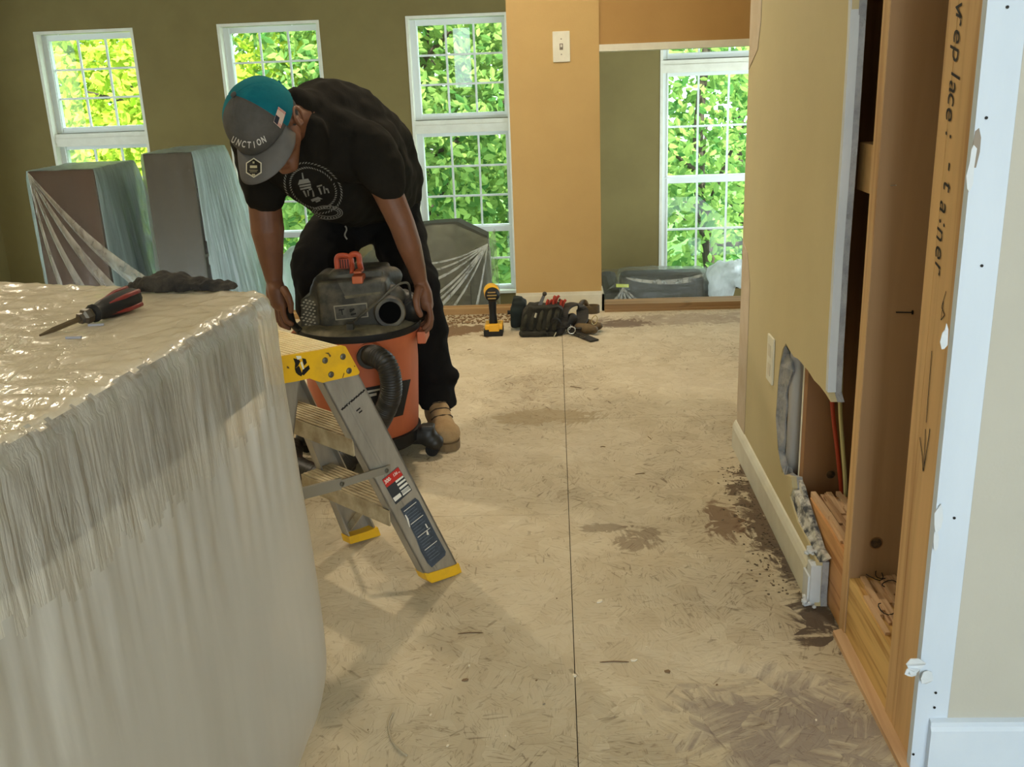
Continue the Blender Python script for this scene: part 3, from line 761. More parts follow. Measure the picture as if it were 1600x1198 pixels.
tree(-4.6, 12.8, 1.3, (1.9, 1.2, 2.6), 9500, .125, 2, 0, 'yellow-green leafy tree outside the window behind the bent man')
tree(-1.6, 12.2, .8, (2.1, 1.4, 3.0), 19000, .12, 3, 1, 'dense green tree filling the tall window beside the tan column')
tree(1.9, 12.6, .2, (1.7, 1.2, 2.9), 5200, .125, 4, 1, 'sparse green tree outside the window past the header')
tree(-6.0, 17.5, .4, (3.0, 1.8, 3.6), 5500, .19, 5, 2, 'darker green tree farther back seen low in the leftmost window')
tree(-1.2, 17.0, .3, (3.2, 1.8, 3.8), 8000, .19, 6, 2, 'deep green tree behind the dense one in the tall window')
tree(3.4, 18.0, -.2, (3.0, 1.8, 3.6), 2600, .20, 7, 2, 'pale distant tree behind the sparse one past the header')
mb = MB(); mb.box((-30, 8.6, -3.1), (30, 60, -3.0)); o = mb.build('ground', mat('lawn', (90, 130, 50), .95, (70, 110, 40), 2)); o['kind'] = 'structure'

# ------------------------------------------------------------------ covered furniture in the lower room
PL_BLUE = plastic('bluish_film', (200, 218, 214), .28, .35, (1, 1, .07), 16, .5, 34, .22, .62)
PL_CLR = plastic('clear_film', (190, 184, 168), .92, .3, (1, 1, .10), 12, .5, 30, .07, .5, gk=.35)
PL_WHT = plastic('white_film', (226, 232, 232), .15, .35, (1, 1, .5), 14, .6, 30, .15, .6)
PL_SOFA = plastic('grey_film', (156, 154, 140), .84, .3, (.25, 1, 1), 16, .5, 26, .15, .5, gk=.35)
def drape(poly, zt, zb, flare, fold, n=220, nv=40, topn=14, seed=1, topw=.004, rnd=.02):
    """cloth mesh over a convex column; poly CCW (x,y). flare(s,t)->outward shift, s in 0..1 round, t 0 top..1 bottom"""
    P_ = [Vector((a, b, 0)) for a, b in poly]; m = len(P_)
    L = [(P_[(i + 1) % m] - P_[i]).length for i in range(m)]; tot = sum(L)
    per = []; nrm = []
    for k in range(n):
        d = tot * k / n; i = 0
        while d > L[i]: d -= L[i]; i += 1
        e = (P_[(i + 1) % m] - P_[i]).normalized(); per.append(P_[i] + e * d)
        on = Vector((e.y, -e.x, 0)); 
        # soften at corners
        w0 = max(0, 1 - d / .08); w1 = max(0, 1 - (L[i] - d) / .08)
        ep = (P_[i] - P_[i - 1]).normalized(); en = (P_[(i + 2) % m] - P_[(i + 1) % m]).normalized()
        on = on + Vector((ep.y, -ep.x, 0)) * w0 + Vector((en.y, -en.x, 0)) * w1
        nrm.append(on.normalized())
    c = sum(P_, Vector()) / m; vs = [Vector((c.x, c.y, zt))]; rings = []
    for r in range(1, topn + 1):
        f_ = r / topn; ring = []
        for k in range(n):
            q = c.lerp(per[k], f_ ** .8); z = zt + topw * (noise.noise(q * 9 + Vector((seed, 0, 0))) + .6 * abs(noise.noise(q * 22)))
            if r == topn: z -= topw * .5
            ring.append(len(vs)); vs.append(Vector((q.x, q.y, z)))
        rings.append(ring)
    for r in range(1, nv + 1):
        t = r / nv; ring = []
        for k in range(n):
            s = k / n; p = per[k]; z = zt - (zt - zb) * t
            ph = noise.noise(Vector((p.x * 14, p.y * 14, seed + t * 1.1))) + .6 * noise.noise(Vector((p.x * 34, p.y * 34, seed + t * 2.0)))
            off = .003 + flare(p, t) + fold * ph * (t ** .7) + fold * .12 * noise.noise(Vector((p.x * 60, p.y * 60, z * 16)))
            off += rnd * (1 - math.exp(-t * 30)) * .2
            q = p + nrm[k] * off; ring.append(len(vs)); vs.append(Vector((q.x, q.y, z)))
        rings.append(ring)
    fs = [(0, rings[0][k], rings[0][(k + 1) % n]) for k in range(n)]
    for a, b in zip(rings, rings[1:]):
        for k in range(n):
            j = (k + 1) % n; fs.append((a[k], b[k], b[j], a[j]))
    me = bpy.data.meshes.new('drape'); me.from_pydata(vs, [], fs); me.update()
    for p in me.polygons: p.use_smooth = True
    return me
BROWN = mat('brown_laminate', (78, 56, 42), .5, (68, 48, 36), 6, (1, 1, .2)); DKGREY = mat('dark_grey_laminate', (62, 57, 48), .5)
def cabinet(p0, p1, depth, mt, shelfm, label, name='bookcase'):
    """p0,p1: top front corners in world"""
    zt_ = (p0.z + p1.z) / 2; Y0 = p0.y
    t = empty(name, ((p0.x + p1.x) / 2, Y0 + depth / 2, FLZ), label, 'bookcase')
    x0, x1 = p0.x, p1.x; th = .02
    mb = MB(); mb.box((x0, Y0, FLZ), (x1, Y0 + th, zt_)); mb.build('side_panel', mt, t)
    mb = MB(); mb.box((x0, Y0 + depth - th, FLZ), (x1, Y0 + depth, zt_)); mb.build('side_panel', mt, t)
    mb = MB(); mb.box((x0, Y0 + th, FLZ), (x0 + th, Y0 + depth - th, zt_ - th)); mb.build('back_panel', mt, t)
    mb = MB(); mb.box((x0, Y0 + th, zt_ - th), (x1, Y0 + depth - th, zt_)); mb.build('top_panel', mt, t)
    for k in range(5):
        z = FLZ + .06 + k * (zt_ - FLZ) / 5; mb = MB(); mb.box((x0 + th, Y0 + th, z), (x1 - .005, Y0 + depth - th, z + th)); mb.build('shelf', shelfm, t)
    return t
def sheet_over(p0, p1, depth, label, seed, fr, m, flz=FLZ):
    x0, x1, Y0 = p0.x, p1.x, p0.y; zt_ = (p0.z + p1.z) / 2 + .006
    e = .006
    poly = [(x0 - e, Y0 - e), (x1 + e, Y0 - e), (x1 + e, Y0 + depth + e), (x0 - e, Y0 + depth + e)]
    def fl(p, t):
        rt = (p.x - x0) / (x1 - x0); back = (p.y - Y0) / depth
        return .004 + t * (fr[0] + (fr[1] if rt > .98 else 0) * (.25 + .75 * back) + (fr[2] if back > .97 else 0))
    me = drape(poly, zt_, flz + .01, fl, .028, n=260, nv=36, seed=seed, topw=.004)
    o = link_mesh('plastic_sheet', me, m, loc=((x0 + x1) / 2, Y0 + depth / 2, flz)); seto(o, label, 'plastic sheet')
    # clear film on the face towards the room
    me.materials.append(PL_CLR); b = o.location
    for p in me.polygons:
        c = p.center
        if c.y + b.y < Y0 - .004 + .0 and p.normal.y < -.5: p.material_index = 1
    return o
A0 = PY(43, 268, 6.0); A1 = PY(145, 265, 6.0); B0 = PY(223, 242, 6.0); B1 = PY(298, 238, 6.0)
cabinet(A0, A1, .60, BROWN, BROWN, 'tall brown bookcase under clear plastic at the far left')
sheet_over(A0, A1, .60, 'plastic sheet over the brown bookcase at the far left, pleated and twisted to one side', 11, (.0, .26, .10), PL_BLUE)
cabinet(B0, B1, .62, DKGREY, DKGREY, 'tall dark grey bookcase under plastic, between left window and bent man')
sheet_over(B0, B1, .62, 'plastic sheet over the dark grey bookcase beside the man, hanging in straight pleats', 12, (.02, .30, .10), PL_BLUE)
# gathered diagonal pleats of the first sheet
def pleats(rootpx, ends, Y, label_parent, m, w=.010):
    mb = MB(); a = PY(rootpx[0], rootpx[1], Y)
    for (x, y), ww in ends:
        b = PY(x, y, Y - .02); n_ = 14
        pts = [a.lerp(b, k / n_) + Vector((0, -.004 - .02 * math.sin(math.pi * k / n_), -.05 * math.sin(math.pi * k / n_) * (b - a).length)) for k in range(n_ + 1)]
        d = (b - a).normalized(); side = Vector((-d.z, 0, d.x))
        L1 = []; L2 = []; L3 = []
        for k, p in enumerate(pts):
            hw = (.004 + ww * k / n_); L1.append(mb.bm.verts.new(p - side * hw)); L2.append(mb.bm.verts.new(p + Vector((0, -hw * .7, 0)))); L3.append(mb.bm.verts.new(p + side * hw))
        for k in range(n_):
            mb.bm.faces.new((L1[k], L1[k + 1], L2[k + 1], L2[k])); mb.bm.faces.new((L2[k], L2[k + 1], L3[k + 1], L3[k]))
    return mb.build('gathered_pleat', m, label_parent, smooth=True)
sheetA = [o for o in bpy.data.objects if o.get('label', '').startswith('plastic sheet over the brown')][0]
sheetB = [o for o in bpy.data.objects if o.get('label', '').startswith('plastic sheet over the dark')][0]
PL_FOLD = plastic('folded_film', (200, 190, 168), .62, .3, (1, 1, .3), 20, .5, 40, .22, .5)
pleats((44, 270), [((222, 442), .05), ((175, 452), .035), ((130, 452), .022), ((98, 452), .012)], A0.y - .03, sheetA, PL_FOLD)

# armchair under dark film before the tall window, seen right of the man
Yc = 6.6
g0 = PY(560, 372, Yc); g1 = PY(668, 362, Yc); g2 = PY(703, 360, Yc); g3 = PY(762, 379, Yc); g4 = PY(770, 480, Yc)
t = empty('armchair', (g1.x, Yc, FLZ), 'dark armchair bundled under film below the tall window', 'armchair')
DKFAB = mat('dark_olive_fabric', (74, 70, 54), .9, (66, 62, 48), 20)
x0 = PY(548, 400, Yc).x; x1 = g3.x
mb = MB(); mb.box((x0 + .02, Yc + .05, FLZ + .08), (x1 - .03, Yc + .75, -.40), bevel=.04); mb.build('seat', DKFAB, t)
mb = MB(); mb.prism([(x0 + .05, Yc + .55, -.42), (x1 - .04, Yc + .55, -.42), (x1 - .04, Yc + .55, g3.z - .04), (g2.x, Yc + .55, g2.z - .02), (g1.x, Yc + .55, g1.z - .02), (x0 + .05, Yc + .55, g0.z - .03)], (0, .18, 0)); mb.build('backrest', DKFAB, t)
for xx in (x0 + .02, x1 - .14):
    mb = MB(); mb.box((xx, Yc + .05, -.42), (xx + .12, Yc + .6, g3.z - .12), bevel=.03); mb.build('arm', DKFAB, t)
for xx in (x0 + .08, x1 - .1):
    for yy in (Yc + .1, Yc + .65):
        mb = MB(); mb.cone((xx, yy, FLZ), (xx, yy, FLZ + .09), .02, .025); mb.build('leg', BLACK, t)
# its film: lofted from the ridge to a wide hem
def loft(top_, bot, nv, amp, seed, m, name, label=None, cat=None, freq=16, parent=None, thick=0):
    n = 120
    def samp(pl, f_):
        L = [(b - a).length for a, b in zip(pl, pl[1:])]; T = sum(L); d = T * f_
        for (a, b), l in zip(zip(pl, pl[1:]), L):
            if d <= l + 1e-9: return a.lerp(b, d / l if l else 0)
            d -= l
        return pl[-1].copy()
    vs = []; fs = []
    for r in range(nv + 1):
        t_ = r / nv
        for k in range(n + 1):
            f_ = k / n; p = samp(top_, f_).lerp(samp(bot, f_), t_)
            w_ = noise.noise(Vector((f_ * freq, seed, t_ * .6))) + .5 * noise.noise(Vector((f_ * freq * 2.4, seed + 3, t_ * .9)))
            p = p + Vector((0, -1, .15)) * (amp * w_ * min(1, t_ * 3 + .1)); vs.append(p)
    for r in range(nv):
        for k in range(n):
            a = r * (n + 1) + k; fs.append((a, a + 1, a + n + 2, a + n + 1))
    me = bpy.data.meshes.new(name); me.from_pydata(vs, [], fs); me.update()
    for p in me.polygons: p.use_smooth = True
    return me
PL_DARK = plastic('dusty_film', (170, 162, 130), .72, .3, (1, 1, 1), 10, .4, 20, .16, .5, gk=.35)
tl = [PY(545, 380, Yc + .3), PY(562, 372, Yc + .3), g1 + Vector((0, .3, 0)), g2 + Vector((0, .3, 0)), g3 + Vector((0, .15, 0)), g3 + Vector((0.01, .7, 0))]
bl = [PY(500, 420, Yc - .05) * 1 for _ in range(1)]
bl = [Vector((x0 - .25, Yc + .2, FLZ + .03)), Vector((x0 - .1, Yc - .05, FLZ + .02)), Vector((g1.x, Yc - .15, FLZ + .02)), Vector((g2.x + .1, Yc - .15, FLZ + .02)), Vector((x1 + .03, Yc - .05, FLZ + .02)), Vector((x1 + .04, Yc + .8, FLZ + .02))]
me = loft(tl, bl, 24, .018, 5, None, 'film'); o = link_mesh('plastic_sheet', me, PL_DARK, loc=(g1.x, Yc, FLZ)); seto(o, 'dusty clear film draped over the dark armchair right of the man', 'plastic sheet')
# radiating pleats out of its top corner
rt = (762, 381)
mb_ = pleats(rt, [((668, 442), .007), ((668, 470), .006), ((688, 478), .009), ((708, 480), .005), ((745, 478), .005), ((668, 412), .004), ((668, 425), .004), ((678, 475), .004)], Yc + .02, o, PL_FOLD)
# translucent bundle left of the man's leg, low
q0 = PY(440, 410, 6.3); 
pts = [PY(432, 412, 6.3), PY(452, 400, 6.3), PY(475, 408, 6.3), PY(490, 430, 6.3)]
mb = MB()
for p_, r_ in zip(pts, (.13, .15, .14, .12)):
    mb.caps(p_ + Vector((0, .25, -.12)), p_ + Vector((0, .3, -.9 if p_.z - .9 > FLZ + .1 else FLZ + .14 - p_.z)), r_, r_ * 1.2)
me = remesh(mb, .02, 4, lambda c: .02 * noise.noise(Vector((c.x * 14, c.y * 14, c.z * 3))))
o = link_mesh('plastic_bundle', me, PL_BLUE, loc=(pts[1].x, 6.5, FLZ)); seto(o, 'pale blue plastic bundle on the lower floor, left of the man\'s leg', 'plastic bundle')

# sofa under grey film seen through the opening on the right, with a chair under white film
Ys = 7.0
s0 = PY(965, 432, Ys); s1 = PY(1105, 423, Ys)
t = empty('sofa', ((s0.x + s1.x) / 2, Ys + .4, FLZ), 'dark grey sofa wrapped in film below the window past the header', 'sofa')
SOF = mat('dark_grey_upholstery', (60, 58, 50), .95, (52, 50, 42), 16)
L_ = s0.x; R_ = s1.x; zt_ = s1.z
mb = MB(); mb.box((L_, Ys, FLZ + .1), (R_, Ys + .85, FLZ + .42), bevel=.04); mb.build('seat', SOF, t)
mb = MB(); mb.box((L_ + .02, Ys - .02, FLZ + .35), (R_ - .02, Ys + .2, zt_ - .01), bevel=.05); mb.build('backrest', SOF, t)
for xx in (L_ - .10, R_ - .02):
    mb = MB(); mb.box((xx, Ys + .02, FLZ + .1), (xx + .14, Ys + .85, zt_ - .14), bevel=.05); mb.build('arm', SOF, t)
for xx in (L_ + .05, R_ - .08):
    for yy in (Ys + .08, Ys + .75):
        mb = MB(); mb.cone((xx, yy, FLZ), (xx, yy, FLZ + .11), .02, .03); mb.build('leg', BLACK, t)
mb = MB(); mb.box((L_ - .0, Ys - .04, FLZ + .3), (R_ + .02, Ys + .24, zt_ + .01), bevel=.06); mb.box((L_ - .13, Ys - .02, FLZ + .06), (R_ + .14, Ys + .88, zt_ - .12), bevel=.06)
mb.caps((L_ + .02, Ys - .02, zt_ - .12), (L_ - .14, Ys - .06, FLZ + .5), .06, .10)
me = remesh(mb, .016, 5, lambda c: .014 * noise.noise(Vector((c.x * 3 + c.z * 9, c.y * 4, c.z * 3 - c.x * 4))) + .006 * noise.noise(c * 22))
o = link_mesh('plastic_sheet', me, PL_SOFA, loc=(s0.x, Ys, FLZ)); seto(o, 'grey see-through film over the sofa past the header, tied with yellow tape', 'plastic sheet')
tr_ = bvh_of(o)
pleats((978, 434), [((1030, 438), .007), ((1080, 438), .009), ((1098, 430), .006)], Ys - .09, o, PL_FOLD)  # paler ribbons on the sofa film, added as highlights along its folds
pleats((973, 449), [((952, 478), .012), ((966, 480), .010), ((980, 480), .010), ((996, 479), .009), ((1014, 478), .009)], Ys - .11, o, PL_FOLD)
TAPE = mat('yellow_tape', (196, 200, 90), .5)
decal([[(963, 444), (982, 444), (982, 449), (963, 449)]], [tr_], 'yellow_tape', TAPE, o, .004)
c0 = PY(1112, 425, Ys - .1); c1 = PY(1172, 420, Ys - .1)
t = empty('chair', (c1.x - .1, Ys, FLZ), 'black legged chair under white plastic at the right end of the sofa', 'chair')
zz = PY(1140, 440, Ys).z
mb = MB(); mb.box((c0.x + .10, Ys - .02, zz - .05), (c1.x + .1, Ys + .3, zz), bevel=.02); mb.build('seat', BLACK, t)
for xx in (c0.x + .13, c1.x + .06):
    for yy in (Ys, Ys + .26):
        mb = MB(); mb.box((xx - .02, yy - .015, FLZ), (xx + .02, yy + .015, zz - .05)); mb.build('leg', BLACK, t)
mb = MB(); mb.box((c0.x + .16, Ys - .01, zz), (c1.x - .02, Ys + .02, zz + .10), bevel=.01); mb.build('backrest', BLACK, t)
mb = MB(); random.seed(9)
for px, py, r_ in ((1118, 428, 14), (1128, 424, 17), (1142, 422, 17), (1155, 422, 15), (1166, 424, 14), (1150, 434, 14), (1140, 436, 11), (1162, 436, 14)):
    p_ = PY(px, py, Ys - .03); mb.ball(p_ + Vector((0, random.uniform(-.04, .1), 0)), r_ * mpp(p_), (1, 1.2, 1))
for px in (1117, 1125, 1137):
    p_ = PY(px, 432, Ys - .04); mb.caps(p_, PY(px - 1, 470, Ys - .04), .055, .035)
me = remesh(mb, .014, 3, lambda c: .016 * noise.noise(c * 11) + .008 * noise.noise(c * 26))
o = link_mesh('plastic_sheet', me, PL_WHT, loc=(c0.x, Ys, FLZ)); seto(o, 'crumpled white plastic sheet bunched over the chair beside the right wall edge', 'plastic sheet')

# ------------------------------------------------------------------ counter under its sheet
CT = .85
C1 = PZ(432, 459, CT); E1 = PZ(0, 706, CT); dl = (E1 - C1).normalized(); C2 = C1 + dl * 1.05
Fq = PZ(250, 452, CT); df_ = (Fq - C1).normalized(); C4 = C1 + df_ * 1.35; C3 = C4 + dl * 1.05
ins = .02
t = empty('kitchen_island', ((C1.x + C3.x) / 2, (C1.y + C3.y) / 2, 0), 'kitchen island with dark overhanging worktop hidden under the milky plastic', 'kitchen island')
def inset(d):
    c = (C1 + C3) / 2; return [Vector((p.x + (c.x - p.x) / (p - c).length * d * 1.3, p.y + (c.y - p.y) / (p - c).length * d * 1.3, 0)) for p in (C1, C2, C3, C4)]
q = inset(.025); mb = MB(); mb.prism([Vector((p.x, p.y, CT - .145)) for p in q], (0, 0, .138)); mb.build('worktop', mat('worktop_edge', (34, 28, 22), .4, (28, 23, 18), 10), t)
q = inset(.075); mb = MB(); mb.prism([Vector((p.x, p.y, .0)) for p in q], (0, 0, CT - .147)); mb.build('cabinet_body', mat('island_cabinet', (198, 192, 178), .7), t)
q = inset(.027); mb = MB(); mb.prism([Vector((p.x, p.y, CT - .0065)) for p in q], (0, 0, .004)); mb.build('top_surface', mat('pale_worktop', (214, 204, 180), .5), t)
PL_ISL = plastic('island_film', (222, 216, 202), .50, .28, (1, 1, .10), 12, .30, 55, .14, .25, warp=.3, crease=True)
PL_ISLB = plastic('island_hanging_film', (214, 210, 200), .38, .35, (1, 1, .2), 6, .08, 16, .10, .25, warp=.5)
PL_ISLT = plastic('island_top_film', (232, 220, 196), .22, .20, (1, .6, 1), 6, .38, 13, .18, .2, warp=.3, crease=True)
def rounded(pl, r, k=7):
    out = []; m = len(pl)
    for i in range(m):
        p = pl[i]; a = (pl[i - 1] - p).normalized(); b = (pl[(i + 1) % m] - p).normalized()
        for j in range(k):
            t_ = j / (k - 1); p0 = p + a * r; p2 = p + b * r
            out.append((p0 * (1 - t_) ** 2 + p * 2 * t_ * (1 - t_) + p2 * t_ ** 2))
    return out
def fl(p, t):
    pp = Vector((p.x, p.y, CT)); near = max(0, 1 - (pp - C1).length / .30)
    base = .004 + .010 * t
    return base + near * (.016 * math.sin(math.pi * t ** 1.6) - .075 * max(0, (t - .72) / .28) ** 1.6) - .01 * max(0, (t - .85) / .15)
pl4 = [C1, C4, C3, C2]
area = sum(pl4[i].x * pl4[(i + 1) % 4].y - pl4[(i + 1) % 4].x * pl4[i].y for i in range(4))
if area < 0: pl4 = pl4[::-1]
pr_ = rounded(pl4, .035)
def island_sheet():
    P_ = [Vector((v.x, v.y, 0)) for v in pr_]; m = len(P_)
    L = [(P_[(i + 1) % m] - P_[i]).length for i in range(m)]; tot = sum(L); n = 720
    per = []; nr = []
    for k in range(n):
        d = tot * k / n; i = 0
        while d > L[i]: d -= L[i]; i += 1
        e = (P_[(i + 1) % m] - P_[i]).normalized(); per.append(P_[i] + e * d); nr.append(Vector((e.y, -e.x, 0)))
    nr = [sum((nr[(k + j) % n] for j in range(-6, 7)), Vector()).normalized() for k in range(n)]
    c = sum(P_, Vector()) / m
    vs = []; rings = []; topn = 90; nv = 110; edge = .018
    def ridge(q, s): return (1 - abs(noise.noise(q * s))) ** 3
    for r in range(1, topn + 1):
        f_ = (r / topn) ** .62; ring = []
        for k in range(n):
            q = c.lerp(per[k] - nr[k] * edge, f_)
            near_edge = max(0, 1 - (per[k] - q).length / .10)
            z = CT + .003 + .0030 * ridge(q + Vector((noise.noise(q * 5), noise.noise(q * 5 + Vector((7, 0, 0))), 0)) * .12, 9) + .0016 * ridge(q, 26) + .0022 * noise.noise(q * 6)
            z += near_edge * .0035 * noise.noise(q * 55)
            ring.append(len(vs)); vs.append(Vector((q.x, q.y, z)))
        rings.append(ring)
    for k4 in range(1, 7):
        a = k4 / 6 * math.pi / 2; ring = []
        for k in range(n):
            q = per[k] - nr[k] * (edge * (1 - math.sin(a))); z = CT + .005 - edge * (1 - math.cos(a)); cr = .0020 * noise.noise(q * 60) + .0025 * noise.noise(q * 120)
            q = q + nr[k] * cr; ring.append(len(vs)); vs.append(Vector((q.x, q.y, z + cr * .5)))
        rings.append(ring)
    z0 = CT + .005 - edge
    for r in range(1, nv + 1):
        t = (r / nv); ring = []
        for k in range(n):
            p = per[k]; z = z0 - (z0 - .004) * t
            u = Vector((p.x, p.y, 0))
            calm = 1 - .88 * min(1, max(0, (t - .18) / .25))
            ph = noise.noise(u * 16 + Vector((0, 0, t * 1.2))) * .28 + .38 * noise.noise(u * 38 + Vector((0, 0, t * 2))) + .40 * noise.noise(u * 85 + Vector((0, 0, t * 5)))
            cr = .0022 * noise.noise(Vector((p.x * 90, p.y * 90, z * 30))) * max(0, 1 - t * 2.2)
            hem = .006 * noise.noise(Vector((p.x * 30, p.y * 30, 4))) * max(0, t - .8) * 5
            q = p + nr[k] * (fl(p, t) + .0085 * ph * calm * min(1, t * 8 + .15) + cr + hem); ring.append(len(vs)); vs.append(Vector((q.x, q.y, z)))
        rings.append(ring)
    fs = [tuple(rings[0])]
    nt_ = topn + 2
    for ri, (a, b) in enumerate(zip(rings, rings[1:])):
        for k in range(n):
            j = (k + 1) % n; fs.append((a[k], b[k], b[j], a[j]))
    me = bpy.data.meshes.new('sheet'); me.from_pydata(vs, [], fs); me.update(); me.materials.append(PL_ISL); me.materials.append(PL_ISLT); me.materials.append(PL_ISLB)
    for p in me.polygons:
        p.use_smooth = True
        if p.normal.z > .75: p.material_index = 1
        elif p.center.z < CT - .165 + .022 * noise.noise(p.center * 14) + .035 * noise.noise(Vector((p.center.x * 110, p.center.y * 110, p.center.z * 9))): p.material_index = 2
    return me
o = link_mesh('plastic_sheet', island_sheet(), None, loc=((C1.x + C3.x) / 2, (C1.y + C3.y) / 2, 0)); seto(o, 'large milky plastic sheet covering the kitchen island in the left foreground', 'plastic sheet')

# screwdriver on the sheet
zs = CT + .020
a = PZ(213, 463, zs); b = PZ(142, 491, zs); c = PZ(62, 524, CT + .010)
ax = (b - a).normalized(); Lh = (b - a).length
t = empty('screwdriver', ((a + c) / 2).to_tuple(), 'red and black handled multi-bit screwdriver lying on the sheeted island', 'screwdriver')
mb = MB(); mb.lathe(a, [(0, -.001), (.009, 0), (.0135, .006), (.0155, .016), (.0160, Lh * .35), (.0150, Lh * .6), (.0125, Lh * .78), (.0105, Lh * .86), (.0125, Lh * .95), (.009, Lh)], 12, ax); mb.build('grip', BLACK, t, auto=True)
RED = mat('dark_red_handle', (120, 30, 28), .4)
for k in range(5):
    an = k * 2 * math.pi / 5 + .7; qf = ax.to_track_quat('Z', 'Y')
    pts = []
    for j in range(10):
        h = Lh * (.10 + .62 * j / 9); rr = (.0158 if j < 5 else .0158 - .0012 * (j - 4)); pts.append(a + qf @ Vector((rr * math.cos(an), rr * math.sin(an), h)))
    mb = MB(); mb.tube(pts, .0034, 8); mb.build('red_insert', RED, t, smooth=True)
mb = MB(); mb.lathe(b, [(.0095, 0), (.0105, .004), (.0105, .010), (.0075, .013), (.0075, .018)], 6, (c - b).normalized()); mb.build('collar', mat('steel_collar', (110, 104, 96), .3, metal=.9), t)
mb = MB(); d_ = (c - b).normalized(); mb.cone(b + d_ * .016, c - d_ * .018, .0036, seg=6); mb.cone(c - d_ * .019, c, .0034, .0014, seg=6); mb.build('shaft', mat('steel_shaft', (116, 104, 88), .35, metal=.9), t)
# dark rag at the far edge
mb = MB()
cz = CT + .004
def R_(px, py, h, r): return PZ(px, py, cz) + Vector((0, 0, h)), r
for px, h, r_ in ((205, .006, .010), (222, .012, .014), (240, .018, .016), (258, .022, .017), (275, .022, .017), (290, .018, .016), (306, .014, .014), (322, .011, .012), (338, .011, .011), (352, .010, .011)):
    p_ = PZ(px, 457, cz); mb.ball(p_ + Vector((0, .01, h * .6)), r_, (1.1, 1.9, .95))
me = remesh(mb, .004, 2, lambda c: .007 * noise.noise(c * 45) + .004 * noise.noise(c * 110))
mz = min(v.co.z for v in me.vertices)
for v in me.vertices: v.co.z = max(v.co.z, CT + .008)
p_ = PZ(275, 457, cz); o = link_mesh('work_cap', me, mat('dirty_black_cloth', (62, 56, 46), .95, (30, 27, 24), 26, bump=.5, bscale=90), loc=(p_.x, p_.y, CT + .008)); o.name = 'crumpled_rag'; seto(o, 'crumpled dusty black rag at the far edge of the sheeted island', 'rag')
# pencil-thin chips on the sheet
random.seed(2)
for i, (px, py) in enumerate(((115, 527), (150, 507))):
    p_ = PZ(px, py, CT + .0085); mb = MB(); mb.box(p_ - Vector((.010, .0015, .0015)), p_ + Vector((.010, .0015, .0012)), rot=Matrix.Rotation(.1 * i, 3, 'Z')); o = mb.build('paper_scrap', mat('scrap_%d' % i, (150, 150, 156), .7), loc=p_); seto(o, 'small grey scrap on the sheet %s the screwdriver' % ('left of and below' if i == 0 else 'just under'), 'scrap')
# ------------------------------------------------------------------ step ladder
F1 = PZ(693, 907, 0); F2 = PZ(556, 843, 0); av = (F2 - F1); LW = av.length; av.normalize(); bv = Vector((-av.y, av.x, 0))
if bv.x > 0: bv = -bv
def LPT(px, py, v=0.0):
    p0 = F1 + av * v; r = ray(px, py); return CAM + r * ((p0 - CAM).dot(av) / r.dot(av))
def LL(u, v, z): return F1 + bv * u + av * v + Vector((0, 0, z))
ALU = mat('worn_aluminium', (176, 172, 162), .45, (150, 146, 136), 18, (1, 1, .3), bump=.08, metal=.55)
ALUD = mat('dusty_aluminium', (190, 176, 144), .55, (150, 132, 100), 22, metal=.3, bump=.1)
YEL = mat('yellow_plastic', (226, 176, 30), .45, (206, 160, 40), 14, thresh=(.5, .7), bump=.05)
t = empty('step_ladder', F1.lerp(F2, .5), 'aluminium step ladder with yellow side bracket and red 300 lb sticker beside the island', 'ladder')
LAD = t
def nearpoly(name, pts, m, v0, v1, parent=None, lo=0.0):
    mb = MB(); mb.prism([LPT(x, y, v0) for x, y in pts], av * (v1 - v0)); return mb.build(name, m, parent or t)
def rail(name, e0, e1, f0, f1, v0, sgn):
    """C section rail. e0,e1 left edge top/bottom, f0,f1 right edge"""
    tl_, bl_, tr2, br = [LPT(x, y, v0) for x, y in (e0, e1, f0, f1)]
    mb = MB(); th = av * .002 * sgn; fl_ = av * .026 * sgn
    mb.prism([tl_, bl_, br, tr2], th)
    for a, b, c, d in ((tl_, bl_, bl_.lerp(br, .05), tl_.lerp(tr2, .05)), (tr2, br, br.lerp(bl_, .05), tr2.lerp(tl_, .05))): mb.prism([a, b, c, d], fl_)
    for k in (.32, .40):
        a = tl_.lerp(tr2, k); b = bl_.lerp(br, k); n_ = -av * .0012 * sgn; mb.prism([a, b, bl_.lerp(br, k + .03), tl_.lerp(tr2, k + .03)], n_)
    return mb.build(name, ALU, t)
rl = rail('front_rail', (502, 594), (664, 899), (558, 580), (716, 884), 0, 1)
rail('front_rail', (437, 590), (537, 838), (466, 590), (579, 824), LW, -1)
for v0, s in ((0.0, 1), (LW, -1)):
    mb = MB(); p = [LL(.335, v0, .60), LL(.495, v0, .0), LL(.55, v0, .0), LL(.40, v0, .60)]; mb.prism(p, av * .002 * s)
    mb.prism([p[0], p[1], p[1].lerp(p[2], .05), p[0].lerp(p[3], .05)], av * .024 * s); mb.prism([p[3], p[2], p[2].lerp(p[1], .05), p[3].lerp(p[0], .05)], av * .024 * s); mb.build('rear_rail', ALU, t)
    mb = MB(); mb.obox(LL(.487, v0, 0), bv, av, Vector((0, 0, 1)), (0, -.004 if s > 0 else -.03, 0), (.072, .03 if s > 0 else .004, .03), bevel=.003); mb.build('rubber_foot', YEL, t)
nearpoly('foot_cap', [(663, 895), (668, 906), (675, 911), (722, 895), (717, 880), (708, 884), (670, 896)], YEL, -.003, .030)
nearpoly('foot_cap', [(533, 833), (536, 844), (583, 831), (578, 818), (560, 825)], YEL, LW + .003, LW - .030)
def ru(z, k): return (.052 + .41 * z) * (1 - k) + (-.057 + .46 * z) * k      # k 0 rear edge, 1 front edge of rail
